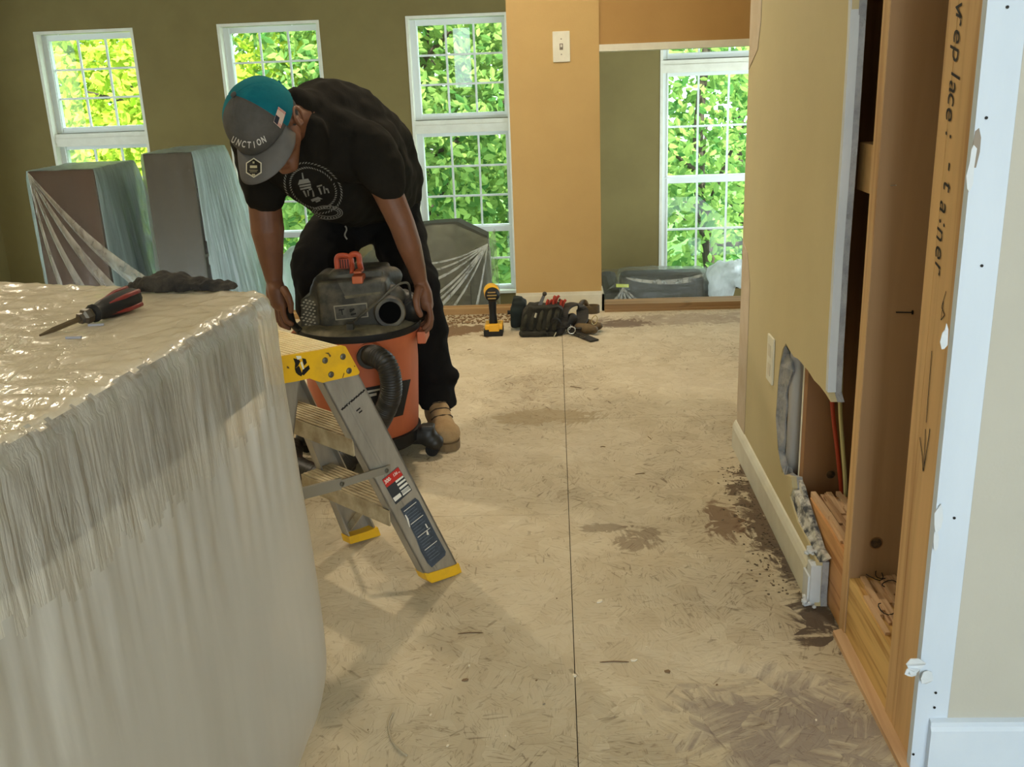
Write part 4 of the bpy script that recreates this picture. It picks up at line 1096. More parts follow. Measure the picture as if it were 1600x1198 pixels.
TREAD = mat('ribbed_tread', (206, 188, 144), .6, (176, 156, 112), 30, (1, 1, 1), bump=.2)
for z in (.235, .428):
    mb = MB(); u0, u1 = ru(z, .95), ru(z, .05)
    mb.obox(LL(0, 0, 0), bv, av, Vector((0, 0, 1)), (u0, .003, z - .004), (u1, LW - .003, z))
    mb.obox(LL(0, 0, 0), bv, av, Vector((0, 0, 1)), (u0 - .002, .003, z - .038), (u0 + .002, LW - .003, z)); mb.obox(LL(0, 0, 0), bv, av, Vector((0, 0, 1)), (u1 - .002, .003, z - .038), (u1 + .002, LW - .003, z))
    for k in range(8):
        u = u0 + (u1 - u0) * (k + .5) / 8; mb.obox(LL(0, 0, 0), bv, av, Vector((0, 0, 1)), (u - .002, .005, z), (u + .002, LW - .005, z + .0018))
    s_ = mb.build('step', ALUD, t)
PLT = mat('ribbed_platform', (250, 234, 192), .5, (232, 212, 166), 30, bump=.1)
mb = MB(); zp = .628; mb.obox(LL(0, 0, 0), bv, av, Vector((0, 0, 1)), (.228, .001, zp - .012), (.455, LW - .001, zp + .004))
for k in range(22):
    u = .230 + .222 * (k + .5) / 22; mb.obox(LL(0, 0, 0), bv, av, Vector((0, 0, 1)), (u - .0035, .004, zp + .004), (u + .0035, LW - .004, zp + .0062))
mb.build('platform', PLT, t)
br = nearpoly('side_bracket', [(412, 563), (444, 556), (500, 547), (534, 539.5), (540, 541), (562, 581), (561, 584), (557, 586), (520, 594), (504, 598), (494, 595), (484, 591), (462, 596), (425, 602)], YEL, -.006, 0)
mb = MB(); a = LL(.20, LW, .60); mb.prism([LL(.185, LW, .57), LL(.22, LW, .635), LL(.46, LW, .645), LL(.46, LW, .58)], av * .006); mb.build('side_bracket', YEL, t)
bt = [bvh_of(br)]
RIV = mat('dull_rivet', (96, 92, 80), .5, metal=.6)
for x, y in ((507.5, 563), (535.5, 557), (517, 585), (545, 579)):
    c = LPT(x, y, -.006); mb = MB(); mb.lathe(c, [(.0065, 0), (.0065, .002), (.004, .004), (0, .0042)], 14, -av); mb.build('rivet', RIV, br)
def zz2(pts): return [(430 + x / 8.42, 500 + y / 8.42) for x, y in pts]
decal([zz2([(235, 500), (300, 515), (330, 540), (300, 600), (255, 640), (260, 570)]), zz2([(350, 500), (400, 510), (415, 560), (380, 600), (365, 560)]), zz2([(255, 640), (310, 600), (330, 640), (345, 690), (370, 700), (340, 740), (300, 720), (270, 690)]), zz2([(360, 650), (440, 590), (455, 640), (370, 730), (345, 700)])], bt, 'worn_sticker', BLACK, br, .0006)
decal([zz2([(270, 470), (335, 470), (345, 505), (290, 520)]), zz2([(330, 560), (350, 540), (380, 640), (360, 650)])], bt, 'worn_sticker', WHITE, br, .0008)
decal([zz2([(650, 430), (700, 425), (735, 470), (715, 490), (695, 450)]), zz2([(1035, 596), (1050, 600), (1050, 615), (1036, 612)]), zz2([(150, 600), (180, 615), (185, 640), (150, 632)]), zz2([(880, 760), (900, 690), (910, 700), (890, 760)])], bt, 'scuff_mark', mat('brown_scuff', (96, 74, 30), .8), br, .0006)
# spreader bar, braces
def bar(name, A, B, h, th, m, parent=None):
    d = (B - A).normalized(); n_ = d.cross(av).normalized(); mb = MB(); mb.prism([A - n_ * h, B - n_ * h, B + n_ * h, A + n_ * h], av * th); return mb.build(name, m, parent or t)
SPR = mat('grey_steel_bar', (150, 146, 134), .45, metal=.5)
sA = LL(.138, -.008, .336); sM = LL(.270, -.008, .345); sB = LL(.425, -.008, .362)
bar('spreader_bar', sA, sM, .0085, .004, SPR); bar('spreader_bar', sM, sB, .0125, .006, SPR)
for p_ in (sA + bv * .012, sM, sB):
    mb = MB(); mb.lathe(p_ - av * .001, [(.005, 0), (.005, .002), (0, .004)], 12, -av); mb.build('rivet', RIV, t)
bar('brace', LL(.045, .15, .195), LL(.04, .004, .055), .008, .0, ALUD) if False else None
for va, vb in ((.16, .006), (LW - .16, LW - .006)):
    A = LL(.03, va, .205); B = LL(.02, vb, .045); d = (B - A).normalized(); n_ = d.cross(bv).normalized() * .009; mb = MB(); mb.prism([A - n_, B - n_, B + n_, A + n_], bv * .003); mb.build('brace', ALUD, t)
# stickers on the rail
rt_ = [bvh_of(rl)]
def zl(pts): return [(590 + x / 5.443, 700 + y / 5.443) for x, y in pts]
def plane_patch(pts, name, m, parent, lift):
    mb = MB(); mb.prism([LPT(x, y, -lift) for x, y in pts], av * .0001); return mb.build(name, m, parent)
LABR = mat('label_red', (186, 40, 34), .5); LABW = mat('label_white', (226, 222, 210), .5); LABD = mat('label_dark', (44, 50, 56), .5); LABB = mat('label_blue_grey', (62, 74, 88), .5, (44, 54, 66), 60)
st = plane_patch(zl([(38, 270), (175, 160), (293, 355), (155, 480)]), 'load_sticker', LABD, rl, .0015)
plane_patch(zl([(40, 272), (174, 163), (215, 228), (78, 335)]), 'red_band', LABR, st, .0018)
for q in ([(150, 280), (215, 232), (222, 245), (158, 296)], [(165, 308), (232, 258), (240, 272), (174, 324)], [(182, 338), (248, 286), (258, 302), (192, 354)], [(198, 368), (262, 318), (285, 352), (218, 404)], [(130, 425), (190, 380), (206, 408), (150, 456)]):
    pass
for q in ([(150, 280), (215, 232), (222, 245), (158, 296)], [(165, 308), (232, 258), (240, 272), (174, 324)], [(182, 338), (248, 286), (258, 302), (192, 354)], [(198, 368), (262, 318), (285, 352), (218, 404)], [(130, 425), (190, 380), (206, 408), (150, 456)]):
    plane_patch(zl(q), 'white_panel', LABW, st, .0018)
for k in range(9):
    x = 200 + k * 8.5; y = 372 - k * 6.6; plane_patch(zl([(x, y), (x + 3.5, y - 3), (x + 15, y + 20), (x + 11, y + 23)]), 'barcode_line', LABD, st, .0020)
ud = (LPT(622, 729.4) - LPT(597, 749.6)).normalized(); vd = (LPT(597, 749.6) - LPT(618.5, 788)).normalized(); vd = (vd - vd.dot(ud) * ud).normalized()
text_on('300', LPT(*zl([(84, 277)])[0], -.0019), ud, vd, .014, 'load_text', LABW, st, nrm=(0, 0, 0), bold=.02, xs=.8)
text_on('136', LPT(*zl([(150, 222)])[0], -.0019), ud, vd, .011, 'load_text', LABW, st, nrm=(0, 0, 0), bold=.02, xs=.8)
text_on('lb', LPT(*zl([(112, 262)])[0], -.0019), ud, vd, .005, 'load_text', LABW, st, nrm=(0, 0, 0))
text_on('kg', LPT(*zl([(182, 203)])[0], -.0019), ud, vd, .006, 'load_text', LABW, st, nrm=(0, 0, 0))
st2 = plane_patch(zl([(195, 520), (320, 422), (350, 445), (500, 735), (580, 880), (576, 912), (460, 1015), (425, 975), (370, 880), (330, 770), (270, 650)]), 'warning_sticker', LABB, rl, .0015)
random.seed(5)
for k in range(20):
    f_ = k / 20; x0_ = 215 + 235 * f_; y0_ = 545 + 440 * f_; L_2 = 105
    if 2 < k: x0_ -= 0
    ln = random.uniform(.5, .95) if k % 5 else 1.0
    xa, ya = x0_ + 8, y0_ - 8
    plane_patch(zl([(xa, ya), (xa + L_2 * ln, ya - 82 * ln), (xa + L_2 * ln + 2, ya - 82 * ln + (5 if k % 5 == 0 else 3)), (xa + 2, ya + (5 if k % 5 == 0 else 3))]), 'printed_line', LABW if k % 5 == 0 else mat('print_grey_%d' % k, (104, 116, 128), .5), st2, .0018)
for q in ([(232, 570), (240, 565), (262, 600), (278, 670), (270, 672), (250, 610)], [(415, 708), (425, 700), (438, 735), (420, 738)], [(402, 645), (412, 642), (432, 678), (420, 680)]): plane_patch(zl(q), 'scratch', LABW, st2, .0019)
# ink scribble near the top of the rail
decal([[(532 + k * 3.6, 640 - k * 3.1 + (k % 2) * 2.2), (535 + k * 3.6, 636 - k * 3.1), (538 + k * 3.6, 636.5 - k * 3.1), (535 + k * 3.6, 641 - k * 3.1)] for k in range(10)], rt_, 'ink_scribble', INK, rl, .0008)
decal([[(556, 641), (562, 636), (563, 638), (557, 643)], [(560, 644), (565, 640), (566, 642), (561, 646)]], rt_, 'ink_scribble', INK, rl, .0008)

# ------------------------------------------------------------------ workshop vacuum
VY = 2.93
rp = PY(560, 503, VY); VX = rp.x; RZ = rp.z; M1 = mpp(rp); RR = 96 * M1
ORG = mat('orange_drum_plastic', (188, 98, 60), .5, (164, 84, 50), 7, (1, 1, .4), thresh=(.4, .7), bump=.03)
DUSTY = mat('dusty_black_plastic', (50, 48, 42), .6, (112, 104, 84), 13, thresh=(.46, .74), bump=.1, bscale=60)
DUSTL = mat('dust_laden_lid', (112, 104, 82), .8, (70, 66, 54), 16, thresh=(.45, .65), bump=.15)
VAC = empty('shop_vacuum', (VX, VY, 0), 'orange drum workshop vacuum with dusty black lid held by the bent man', 'vacuum cleaner')
t = VAC; vc = Vector((VX, VY, 0))
mb = MB(); mb.lathe(vc, [(0, .085), (RR * .80, .085), (RR * .86, .10), (RR * .89, .18), (RR * .93, RZ - .12), (RR * .93, RZ - .05), (RR * .98, RZ - .035), (RR * .98, RZ - .02), (RR * .9, RZ - .018), (0, RZ - .018)], 64); DRUM = mb.build('drum', ORG, t, auto=True)
mb = MB(); mb.lathe(vc, [(RR * .9, RZ - .019), (RR * 1.0, RZ - .019), (RR * 1.015, RZ - .008), (RR * 1.01, RZ + .002), (RR * .9, RZ + .004)], 64); mb.build('rim_band', BLACK, t, auto=True)
mb = MB(); mb.lathe(vc, [(0, RZ), (RR * 1.0, RZ + .001), (RR * .93, RZ + .010), (RR * .86, RZ + .014), (0, RZ + .018)], 64); LIDP = mb.build('lid', DUSTL, t, auto=True)
# motor housing, smooth merged form
yf_ = VY - .095
def Q(px, py, y=None): return PY(px, py, VY - .07 if y is None else y)
mb = MB()
a = Q(497, 440); b = Q(612, 520); mb.box((a.x, VY - .10, RZ + .005), (b.x, VY + .10, Q(560, 436).z), bevel=.012)
a = Q(508, 430); b = Q(600, 440); mb.box((a.x + .008, VY - .06, RZ + .02), (b.x, VY + .08, Q(560, 424).z + .003), bevel=.016)
c = Q(500, 443); mb.caps((c.x + .004, VY - .05, c.z - .008), (c.x + .004, VY + .05, c.z - .008), 17 * M1); mb.caps((c.x, VY - .05, c.z - .03), (c.x - .0, VY - .05, RZ + .03), 20 * M1, 20 * M1)
a = Q(467, 465); b = Q(500, 512); mb.prism([(a.x, VY - .085, RZ), (a.x + .006, VY - .08, Q(480, 467).z), (b.x, VY - .08, Q(495, 458).z), (b.x, VY - .085, RZ)], (0, .15, 0))
c = Q(590, 432); mb.caps((c.x, VY - .02, c.z - .012), (c.x + 14 * M1, VY + .03, c.z - .02), 18 * M1, 16 * M1)
c = Q(612, 455); mb.caps((c.x, VY - .04, c.z - .02), (c.x, VY + .05, RZ + .03), 18 * M1, 24 * M1)
me = remesh(mb, .0045, 4); HOUS = link_mesh('motor_housing', me, DUSTY, t)
hv = [bvh_of(HOUS)]
def zv(pts): return [(430 + x / 5.926, 380 + y / 5.926) for x, y in pts]
def subdiv_quad(c, n, m_):
    (x0, y0), (x1, y1), (x2, y2), (x3, y3) = c; out = []
    def P(u, v): return ((x0 * (1 - u) + x1 * u) * (1 - v) + (x3 * (1 - u) + x2 * u) * v, (y0 * (1 - u) + y1 * u) * (1 - v) + (y3 * (1 - u) + y2 * u) * v)
    for i in range(n):
        for j in range(m_): out.append([P(i / n, j / m_), P((i + 1) / n, j / m_), P((i + 1) / n, (j + 1) / m_), P(i / n, (j + 1) / m_)])
    return out
decal(subdiv_quad(zv([(545, 300), (985, 250), (975, 460), (660, 505)]), 26, 14), hv, 'filter_flap', mat('flap_grey', (92, 90, 80), .6, (60, 58, 50), 20), HOUS, .003)
decal(subdiv_quad(zv([(640, 485), (975, 445), (978, 465), (655, 512)]), 26, 2), hv, 'flap_lip', DUSTL, HOUS, .0045)
decal(subdiv_quad(zv([(540, 578), (850, 548), (865, 680), (560, 712)]), 18, 8), hv, 'plate_border', mat('plate_edge', (150, 142, 122), .6), HOUS, .002)
decal(subdiv_quad(zv([(552, 588), (842, 560), (854, 672), (568, 702)]), 18, 8), hv, 'name_plate', mat('name_plate_grey', (96, 92, 82), .7, (60, 58, 52), 40), HOUS, .003)
decal([zv(p) for p in ([(590, 610), (640, 602), (642, 612), (592, 622)], [(612, 612), (622, 611), (630, 660), (620, 662)], [(690, 605), (735, 598), (738, 612), (700, 640), (690, 630)], [(700, 650), (750, 640), (752, 655), (705, 668)])], hv, 'plate_marks', BLACK, HOUS, .004)
cells = []
for r in range(9):
    for c_ in range(5):
        x = 205 + c_ * 34 + (r % 2) * 14; y = 500 + r * 28 + c_ * 8
        if x < 370: cells.append(zv([(x, y + 8), (x + 14, y), (x + 26, y + 6), (x + 22, y + 14), (x + 8, y + 17)]))
decal(cells, hv, 'vent_grille', mat('vent_light', (160, 154, 136), .6), HOUS, .002)
# exhaust port
pc_ = Q(603, 490, VY - .11); ax_ = Vector((.25, -1, .05)).normalized()
mb = MB(); mb.lathe(pc_ + Vector((0, .05, 0)), [(24 * M1, 0), (24 * M1, .045), (22 * M1, .052), (17 * M1, .052), (16.5 * M1, .045), (16 * M1, .01), (0, .008)], 40, ax_); po = mb.build('exhaust_port', DUSTY, t, auto=True)
mb = MB(); mb.lathe(pc_ + Vector((0, .05, 0)), [(16.4 * M1, .048), (15 * M1, .046), (14.6 * M1, .012), (0, .012)], 36, ax_); mb.build('port_sleeve', mat('port_black', (10, 10, 10), .95, spec=.05), po, auto=True)
# orange carrying handle and latch
c = Q(560, 435, VY - .09)
mb = MB(); mb.box(Q(550, 444, VY - .115), Q(571, 426, VY - .06), bevel=.004); mb.box(Q(552, 428, VY - .10), Q(569, 419, VY - .05), bevel=.003); mb.build('latch', ORG, t)
mb = MB(); hy = VY - .03
pts = bez([Q(527, 421, hy), Q(526, 404, hy), Q(532, 399, hy), Q(546, 401, hy), Q(550, 412, hy), Q(550, 428, hy - .03)], 8); mb.tube(pts, [.0075] * len(pts), 8)
pts = bez([Q(546, 402, hy), Q(552, 397, hy), Q(560, 399, hy), Q(562, 412, hy), Q(565, 424, hy - .02)], 8); mb.tube(pts, [.009] * len(pts), 8)
mb.box(Q(529, 420, hy + .01), Q(548, 404, hy - .002), bevel=.002); mb.build('carry_handle', mat('faded_red_orange', (196, 84, 50), .5, (160, 66, 40), 20), t, auto=True)
for k in range(4):
    mb = MB(); x = 531 + k * 4; mb.box(Q(x, 419, hy - .004), Q(x + 1.6, 405, hy - .001)); mb.build('handle_rib', mat('rib_dark_%d' % k, (80, 32, 22), .7), t)
# cord
mb = MB(); cy = VY - .125
pts = bez([Q(553, 503, cy), Q(570, 488, cy - .01), Q(592, 470, cy - .02), Q(612, 452, cy - .01), Q(625, 443, cy), Q(636, 442, cy + .02), Q(640, 450, cy + .05), Q(641, 466, cy + .06)], 10); mb.tube(pts, .0038, 8); mb.build('power_cord', mat('dusty_cord', (92, 88, 76), .6, (46, 44, 40), 20), t, smooth=True)
mb = MB(); mb.box(Q(541, 519, VY - .155), Q(554, 503, VY - .13), bevel=.003); mb.build('cord_clip', DUSTY, t)
# corrugated coil lying on the right of the lid
def corr(pts, r, pitch, amp, name, m, parent, seg=18):
    L = [0]
    for a, b in zip(pts, pts[1:]): L.append(L[-1] + (b - a).length)
    rr = [r + amp * math.sin(2 * math.pi * l / pitch) for l in L]
    mb = MB(); mb.tube(pts, rr, seg); return mb.build(name, m, parent, smooth=True)
HOSE = mat('black_hose', (36, 34, 31), .5, (60, 56, 48), 10, thresh=(.5, .8))
corr(bez([Q(628, 470, VY + .02), Q(636, 474, VY - .0), Q(645, 480, VY - .03), Q(650, 486, VY - .05)], 20), 19 * M1, .008, .0014, 'hose_cuff', HOSE, t, 24)
# side handles
for sx_ in (1, -1):
    x = VX + sx_ * RR
    mb = MB(); mb.box((x - .004, VY - .05, RZ - .062), (x + sx_ * .022 - (0 if sx_ > 0 else .0), VY + .05, RZ - .024), bevel=.004) if sx_ > 0 else mb.box((x - .022, VY - .05, RZ - .062), (x + .004, VY + .05, RZ - .024), bevel=.004)
    mb.build('side_handle', ORG, t)
mb = MB(); pts = bez([Q(441, 484, VY - .03), Q(447, 482, VY - .04), Q(453, 490, VY - .05), Q(458, 506, VY - .07), Q(470, 518, VY - .10)], 8); mb.tube(pts, .011, 8); mb.build('lid_clamp', BLACK, t, smooth=True)
# inlet and hose
yi = VY - RR * .93
pI = PY(578, 553, yi + .02); 
mb = MB(); mb.lathe(pI + Vector((0, .02, 0)), [(.056, 0), (.054, .012), (.044, .020), (.040, .05)], 36, Vector((.1, -1, 0))); mb.build('inlet_collar', ORG, t, auto=True)
pts = bez([pI + Vector((0, -.01, 0)), PY(588, 557, yi - .045), PY(603, 568, yi - .075), PY(610, 588, yi - .08), PY(611, 612, yi - .075), PY(604, 636, yi - .06), PY(592, 660, yi - .05)], 26)
corr(pts, .0305, .0072, .0022, 'vacuum_hose', HOSE, t, 26)
mb = MB(); mb.lathe(pI + Vector((0, -.0, 0)), [(.034, 0), (.037, .01), (.037, .032), (.034, .036)], 30, Vector((.1, -1, -.02))); mb.build('hose_collar', HOSE, t, auto=True)
pts = bez([PY(592, 660, yi - .05), PY(575, 690, yi - .05), PY(545, 715, yi - .06), Vector((PY(520, 730, yi - .07).x, yi - .09, .036)), Vector((PY(480, 740, yi - .05).x, yi - .05, .036)), Vector((PY(455, 735, yi).x, yi + .03, .036)), Vector((PY(440, 735, yi).x, yi + .15, .036))], 24)
corr(pts, .0305, .0072, .0022, 'vacuum_hose', HOSE, t, 22)
# badge on the drum
dv = [bvh_of(DRUM)]
decal(subdiv_quad([(563, 607), (641, 592), (629, 648), (585, 660)], 14, 4), dv, 'badge', BLACK, DRUM, .002)
decal(subdiv_quad([(567, 611), (600, 605), (598, 608), (570, 614)], 4, 1) + subdiv_quad([(573, 616), (588, 613), (588, 617), (575, 620)], 2, 1) + subdiv_quad([(573, 616), (577, 616), (582, 630), (578, 630)], 1, 2), dv, 'badge_outline', mat('badge_silver', (170, 164, 150), .5), DRUM, .003)
# base skirt and casters
mb = MB(); mb.lathe(vc, [(RR * .5, .05), (RR * .84, .05), (RR * .90, .062), (RR * .90, .095), (RR * .80, .10), (RR * .5, .10)], 48); mb.build('base_ring', BLACK, t, auto=True)
fa = PZ(664, 716, 0); d0_ = Vector((fa.x - VX, fa.y - VY + .03, 0)); ang0 = math.atan2(d0_.y, d0_.x)
for k in range(4):
    d = Vector((math.cos(ang0 + k * math.pi / 2), math.sin(ang0 + k * math.pi / 2), 0)); s_ = Vector((-d.y, d.x, 0)); c = vc + d * (RR + .008)
    mb = MB(); mb.caps(vc + d * (RR * .8) + Vector((0, 0, .066)), c + Vector((0, 0, .068)), .030, .030); mb.caps(c + Vector((0, 0, .056)), c + d * .022 + Vector((0, 0, .046)), .028, .028); mb.ball(c + d * .02 + Vector((0, 0, .046)), .031, (1, 1, .8))
    mb.box(c + Vector((-.022, -.022, .085)), c + Vector((.022, .022, .104)), bevel=.004)
    me = remesh(mb, .005, 2); cf = link_mesh('caster_foot', me, mat('caster_black_%d' % k, (30, 29, 26), .5, (62, 58, 50), 14, thresh=(.52, .8)), t)
    mb = MB(); w_ = c + d * .012 + Vector((0, 0, .021)); mb.cone(w_ - s_ * .012, w_ + s_ * .012, .021, seg=24); mb.build('wheel', BLACK, cf, auto=True)

# ------------------------------------------------------------------ the man
def K(px, py, Y, rpx): p = PY(px, py, Y); return p, rpx * mpp(p)
def chain(mb, ks, sub=2):
    ks = [K(*k) for k in ks]
    for (p, r), (q, s) in zip(ks, ks[1:]): mb.caps(p, q, r, s, sub=sub)
MAN = empty('person', (-.55, 3.2, 0), 'bent-over man in teal and grey cap, black t-shirt and black trousers gripping the orange vacuum', 'person')
Hc = PY(410, 188, 2.66)
u_ = Vector((-.43, -.66, .60)).normalized(); f_ = Vector((-.06, -.68, -.73)); f_ = (f_ - f_.dot(u_) * u_).normalized(); s_ = u_.cross(f_)
if s_.x < 0: s_ = -s_
RH = Matrix((s_, f_, u_)).transposed()
def hd(s, f, u): return Hc + s_ * s + f_ * f + u_ * u
mb = MB()
mb.ball(hd(0, -.008, .0), 1, (.076, .094, .092), RH, 3)
mb.ball(hd(0, .012, -.055), 1, (.064, .076, .072), RH, 3)
mb.caps(hd(.038, .02, -.075), hd(.014, .072, -.118), .026, .017); mb.caps(hd(-.038, .02, -.075), hd(-.014, .072, -.118), .026, .017)
mb.caps(hd(-.014, .072, -.118), hd(.014, .072, -.118), .017)
mb.ball(hd(.040, .052, -.062), .024, (1, 1, 1)); mb.ball(hd(-.040, .052, -.062), .024)
mb.caps(hd(0, .088, -.030), hd(0, .106, -.060), .008, .012); mb.ball(hd(.011, .096, -.062), .008); mb.ball(hd(-.011, .096, -.062), .008)
mb.caps(hd(-.018, .088, -.086), hd(.018, .088, -.086), .0075); mb.caps(hd(-.015, .085, -.096), hd(.015, .085, -.096), .008)
mb.caps(hd(-.034, .082, -.022), hd(-.012, .088, -.020), .009); mb.caps(hd(.034, .082, -.022), hd(.012, .088, -.020), .009)
for sg in (1, -1):   # ears
    e0 = hd(sg * .078, -.004, -.038)
    ring = [e0 + s_ * sg * (.010 + .008 * math.sin(a)) + f_ * (-.006 + .020 * math.cos(a)) + u_ * (-.004 + .032 * math.sin(a)) for a in [k * math.pi / 7 - .4 for k in range(11)]]
    for a, b in zip(ring, ring[1:]): mb.caps(a, b, .0052)
    mb.ball(e0 - u_ * .018 + s_ * sg * .004, .010); mb.ball(e0 + s_ * sg * .001, .013)
nb, nr_ = K(482, 180, 2.86, 30)
mb.caps(hd(0, -.025, -.06), nb, .056, .064)
# arms
rs, rr_ = K(402, 245, 2.92, 30)
chain(mb, [(402, 245, 2.92, 30), (413, 315, 2.91, 26), (418, 360, 2.90, 26.5), (423, 400, 2.90, 20), (428, 436, 2.90, 14)])
chain(mb, [(575, 235, 2.90, 30), (606, 300, 2.86, 24), (628, 350, 2.84, 21), (640, 385, 2.85, 19.5), (650, 415, 2.87, 15), (656, 438, 2.89, 12)])
# torso core under the shirt
chain(mb, [(482, 180, 2.86, 30), (540, 240, 3.05, 50), (590, 300, 3.25, 50)])
# hands
def finger(pts, r0, r1):
    ps = [PY(*p) for p in pts]
    for i, (a, b) in enumerate(zip(ps, ps[1:])):
        ra = r0 + (r1 - r0) * i / (len(ps) - 1); rb = r0 + (r1 - r0) * (i + 1) / (len(ps) - 1); mb.caps(a, b, ra, rb)
# his left hand (picture right): palm, four fingers hooked under the side handle, thumb on the lid
chain(mb, [(657, 440, 2.89, 11), (663, 458, 2.885, 12.5), (667, 476, 2.885, 11)]); chain(mb, [(657, 445, 2.92, 11), (662, 462, 2.93, 12), (664, 478, 2.935, 10)])
for k, (x0_, y_, dY) in enumerate(((670, 478, -.035), (671, 481, -.012), (669, 481, .012), (666, 479, .036))):
    Lf = (1.0, 1.1, 1.02, .85)[k]
    finger([(x0_, y_, 2.905 + dY), (x0_ + 3, y_ + 15 * Lf, 2.903 + dY), (x0_ + 1, y_ + 27 * Lf, 2.903 + dY), (x0_ - 7, y_ + 34 * Lf, 2.903 + dY)], .0098, .0078)
finger([(654, 452, 2.86), (650, 468, 2.84), (652, 482, 2.835), (657, 492, 2.835)], .013, .009)
# his right hand (picture left)
chain(mb, [(429, 440, 2.90, 13), (433, 456, 2.88, 15), (437, 472, 2.87, 14)]); chain(mb, [(428, 440, 2.91, 12), (428, 458, 2.92, 13), (430, 475, 2.92, 12)])
for k, (x0_, y_, dY) in enumerate(((442, 474, -.045), (438, 478, -.022), (433, 479, .0), (430, 478, .022))):
    Lf = (1.0, 1.08, 1.0, .85)[k]
    finger([(x0_, y_, 2.90 + dY), (x0_ + 1, y_ + 17 * Lf, 2.895 + dY), (x0_ + 6, y_ + 28 * Lf, 2.89 + dY), (x0_ + 14, y_ + 32 * Lf, 2.89 + dY)], .0100, .0080)
finger([(444, 452, 2.85), (450, 463, 2.83), (454, 474, 2.825), (455, 486, 2.825)], .013, .0088)
SKIN = mat('tanned_skin', (118, 76, 52), .55, (104, 66, 45), 14, bump=.05)
me = remesh(mb, .0042, 2)
BODY = link_mesh('body', me, SKIN, MAN)
# eyes and brows
for sg in (1, -1):
    mb = MB(); mb.ball(hd(sg * .030, .080, -.034), .0105); e_ = mb.build('eye', mat('eye_white_%d' % sg, (220, 210, 200), .3), MAN, smooth=True)
    mb = MB(); mb.ball(hd(sg * .030, .0875, -.035), .0052); mb.build('iris', mat('iris_%d' % sg, (50, 30, 18), .3), e_, smooth=True)
HAIR = mat('black_hair', (26, 22, 20), .8, bump=.4, bscale=160)
mb = MB(); mb.ball(hd(0, -.030, -.020), 1, (.079, .078, .075), RH, 3); mb.build('hair', HAIR, MAN, smooth=True)
# t-shirt
mb = MB()
chain(mb, [(405, 236, 2.92, 40), (410, 282, 2.90, 36), (412, 296, 2.90, 35)]); chain(mb, [(412, 296, 2.90, 33), (414, 306, 2.90, 30)])
chain(mb, [(480, 182, 2.86, 44), (462, 172, 2.80, 33)])
chain(mb, [(490, 215, 2.84, 32), (486, 190, 2.83, 30)])
chain(mb, [(497, 235, 2.82, 26), (492, 200, 2.77, 20)])
chain(mb, [(393, 222, 2.88, 34), (470, 200, 2.86, 52)])
chain(mb, [(470, 195, 2.86, 48), (505, 178, 2.95, 57), (550, 192, 3.07, 58), (592, 232, 3.22, 58), (606, 285, 3.32, 58)])
chain(mb, [(505, 215, 2.90, 62), (570, 240, 2.93, 50)])
chain(mb, [(450, 240, 2.86, 52), (478, 262, 2.90, 52), (510, 285, 3.00, 54), (555, 300, 3.15, 56)])
chain(mb, [(560, 230, 3.05, 66), (585, 275, 3.18, 66)])
chain(mb, [(578, 232, 2.88, 44), (602, 280, 2.85, 33), (609, 290, 2.85, 28)])
chain(mb, [(520, 300, 3.02, 50), (556, 302, 3.14, 50), (600, 292, 3.25, 56)])
SHIRT = mat('faded_black_cotton', (33, 30, 25), .95, (26, 24, 20), 6, bump=.1, bscale=120, spec=.1)
def crease(c):
    return .010 * noise.noise(Vector((c.x * 9 + c.z * 9, c.y * 7, c.z * 9 - c.x * 5))) + .0045 * noise.noise(Vector((c.x * 26 - c.z * 16, c.y * 20, c.z * 22)))
me = remesh(mb, .007, 6, crease)
# cut the sleeve hems square
def cut(me, co, no):
    bm = bmesh.new(); bm.from_mesh(me); g = list(bm.verts) + list(bm.edges) + list(bm.faces)
    bmesh.ops.bisect_plane(bm, geom=g, plane_co=co, plane_no=no, clear_outer=True); bm.to_mesh(me); bm.free()
TS = link_mesh('t_shirt', me, SHIRT, MAN)
sv = [bvh_of(TS)]
# neckband
# chest print
PRINT = mat('grey_screen_print', (122, 120, 112), .9)
polys = []
def el(cx, cy, a, b, rot, t0): 
    x = a * math.cos(t0); y = b * math.sin(t0); c, s = math.cos(rot), math.sin(rot); return (cx + x * c - y * s, cy + x * s + y * c)
for k in range(54):
    t0 = k / 54 * 2 * math.pi
    if 5.15 < t0 < 5.3: continue
    for off, ln in ((-.05, .12), (.07, .13)):
        p = el(489, 293, 42 * (1 + off), 32 * (1 + off), .55, t0); q_ = el(489, 293, 42 * (1 + off + .10 * (1 if off > 0 else -1)), 32 * (1 + off + .10 * (1 if off > 0 else -1)), .55, t0 + ln)
        dx, dy = q_[0] - p[0], q_[1] - p[1]; l = math.hypot(dx, dy); nx, ny = -dy / l * 1.0, dx / l * 1.0
        m_ = ((p[0] + q_[0]) / 2, (p[1] + q_[1]) / 2); polys.append([p, (m_[0] + nx, m_[1] + ny), q_, (m_[0] - nx, m_[1] - ny)])
for a0 in (0, 1):
    for k in range(40):
        t0 = k / 40 * 2 * math.pi; t1 = (k + 1) / 40 * 2 * math.pi; A_, B_ = (24, 11) if a0 == 0 else (17, 6.5)
        polys.append([el(511.5, 331, A_, B_, .05, t0), el(511.5, 331, A_, B_, .05, t1), el(511.5, 331, A_ - 1, B_ - .9, .05, t1), el(511.5, 331, A_ - 1, B_ - .9, .05, t0)])
for k in range(26):
    t0 = k / 26 * 2 * math.pi; polys.append([el(511.5, 331, 21.5, 9.6, .05, t0), el(511.5, 331, 21.5, 9.6, .05, t0 + .13), el(511.5, 331, 18.5, 7.6, .05, t0 + .13), el(511.5, 331, 18.5, 7.6, .05, t0)])
def zt1(pts): return [(320 + x / 3.63, 100 + y / 3.63) for x, y in pts]
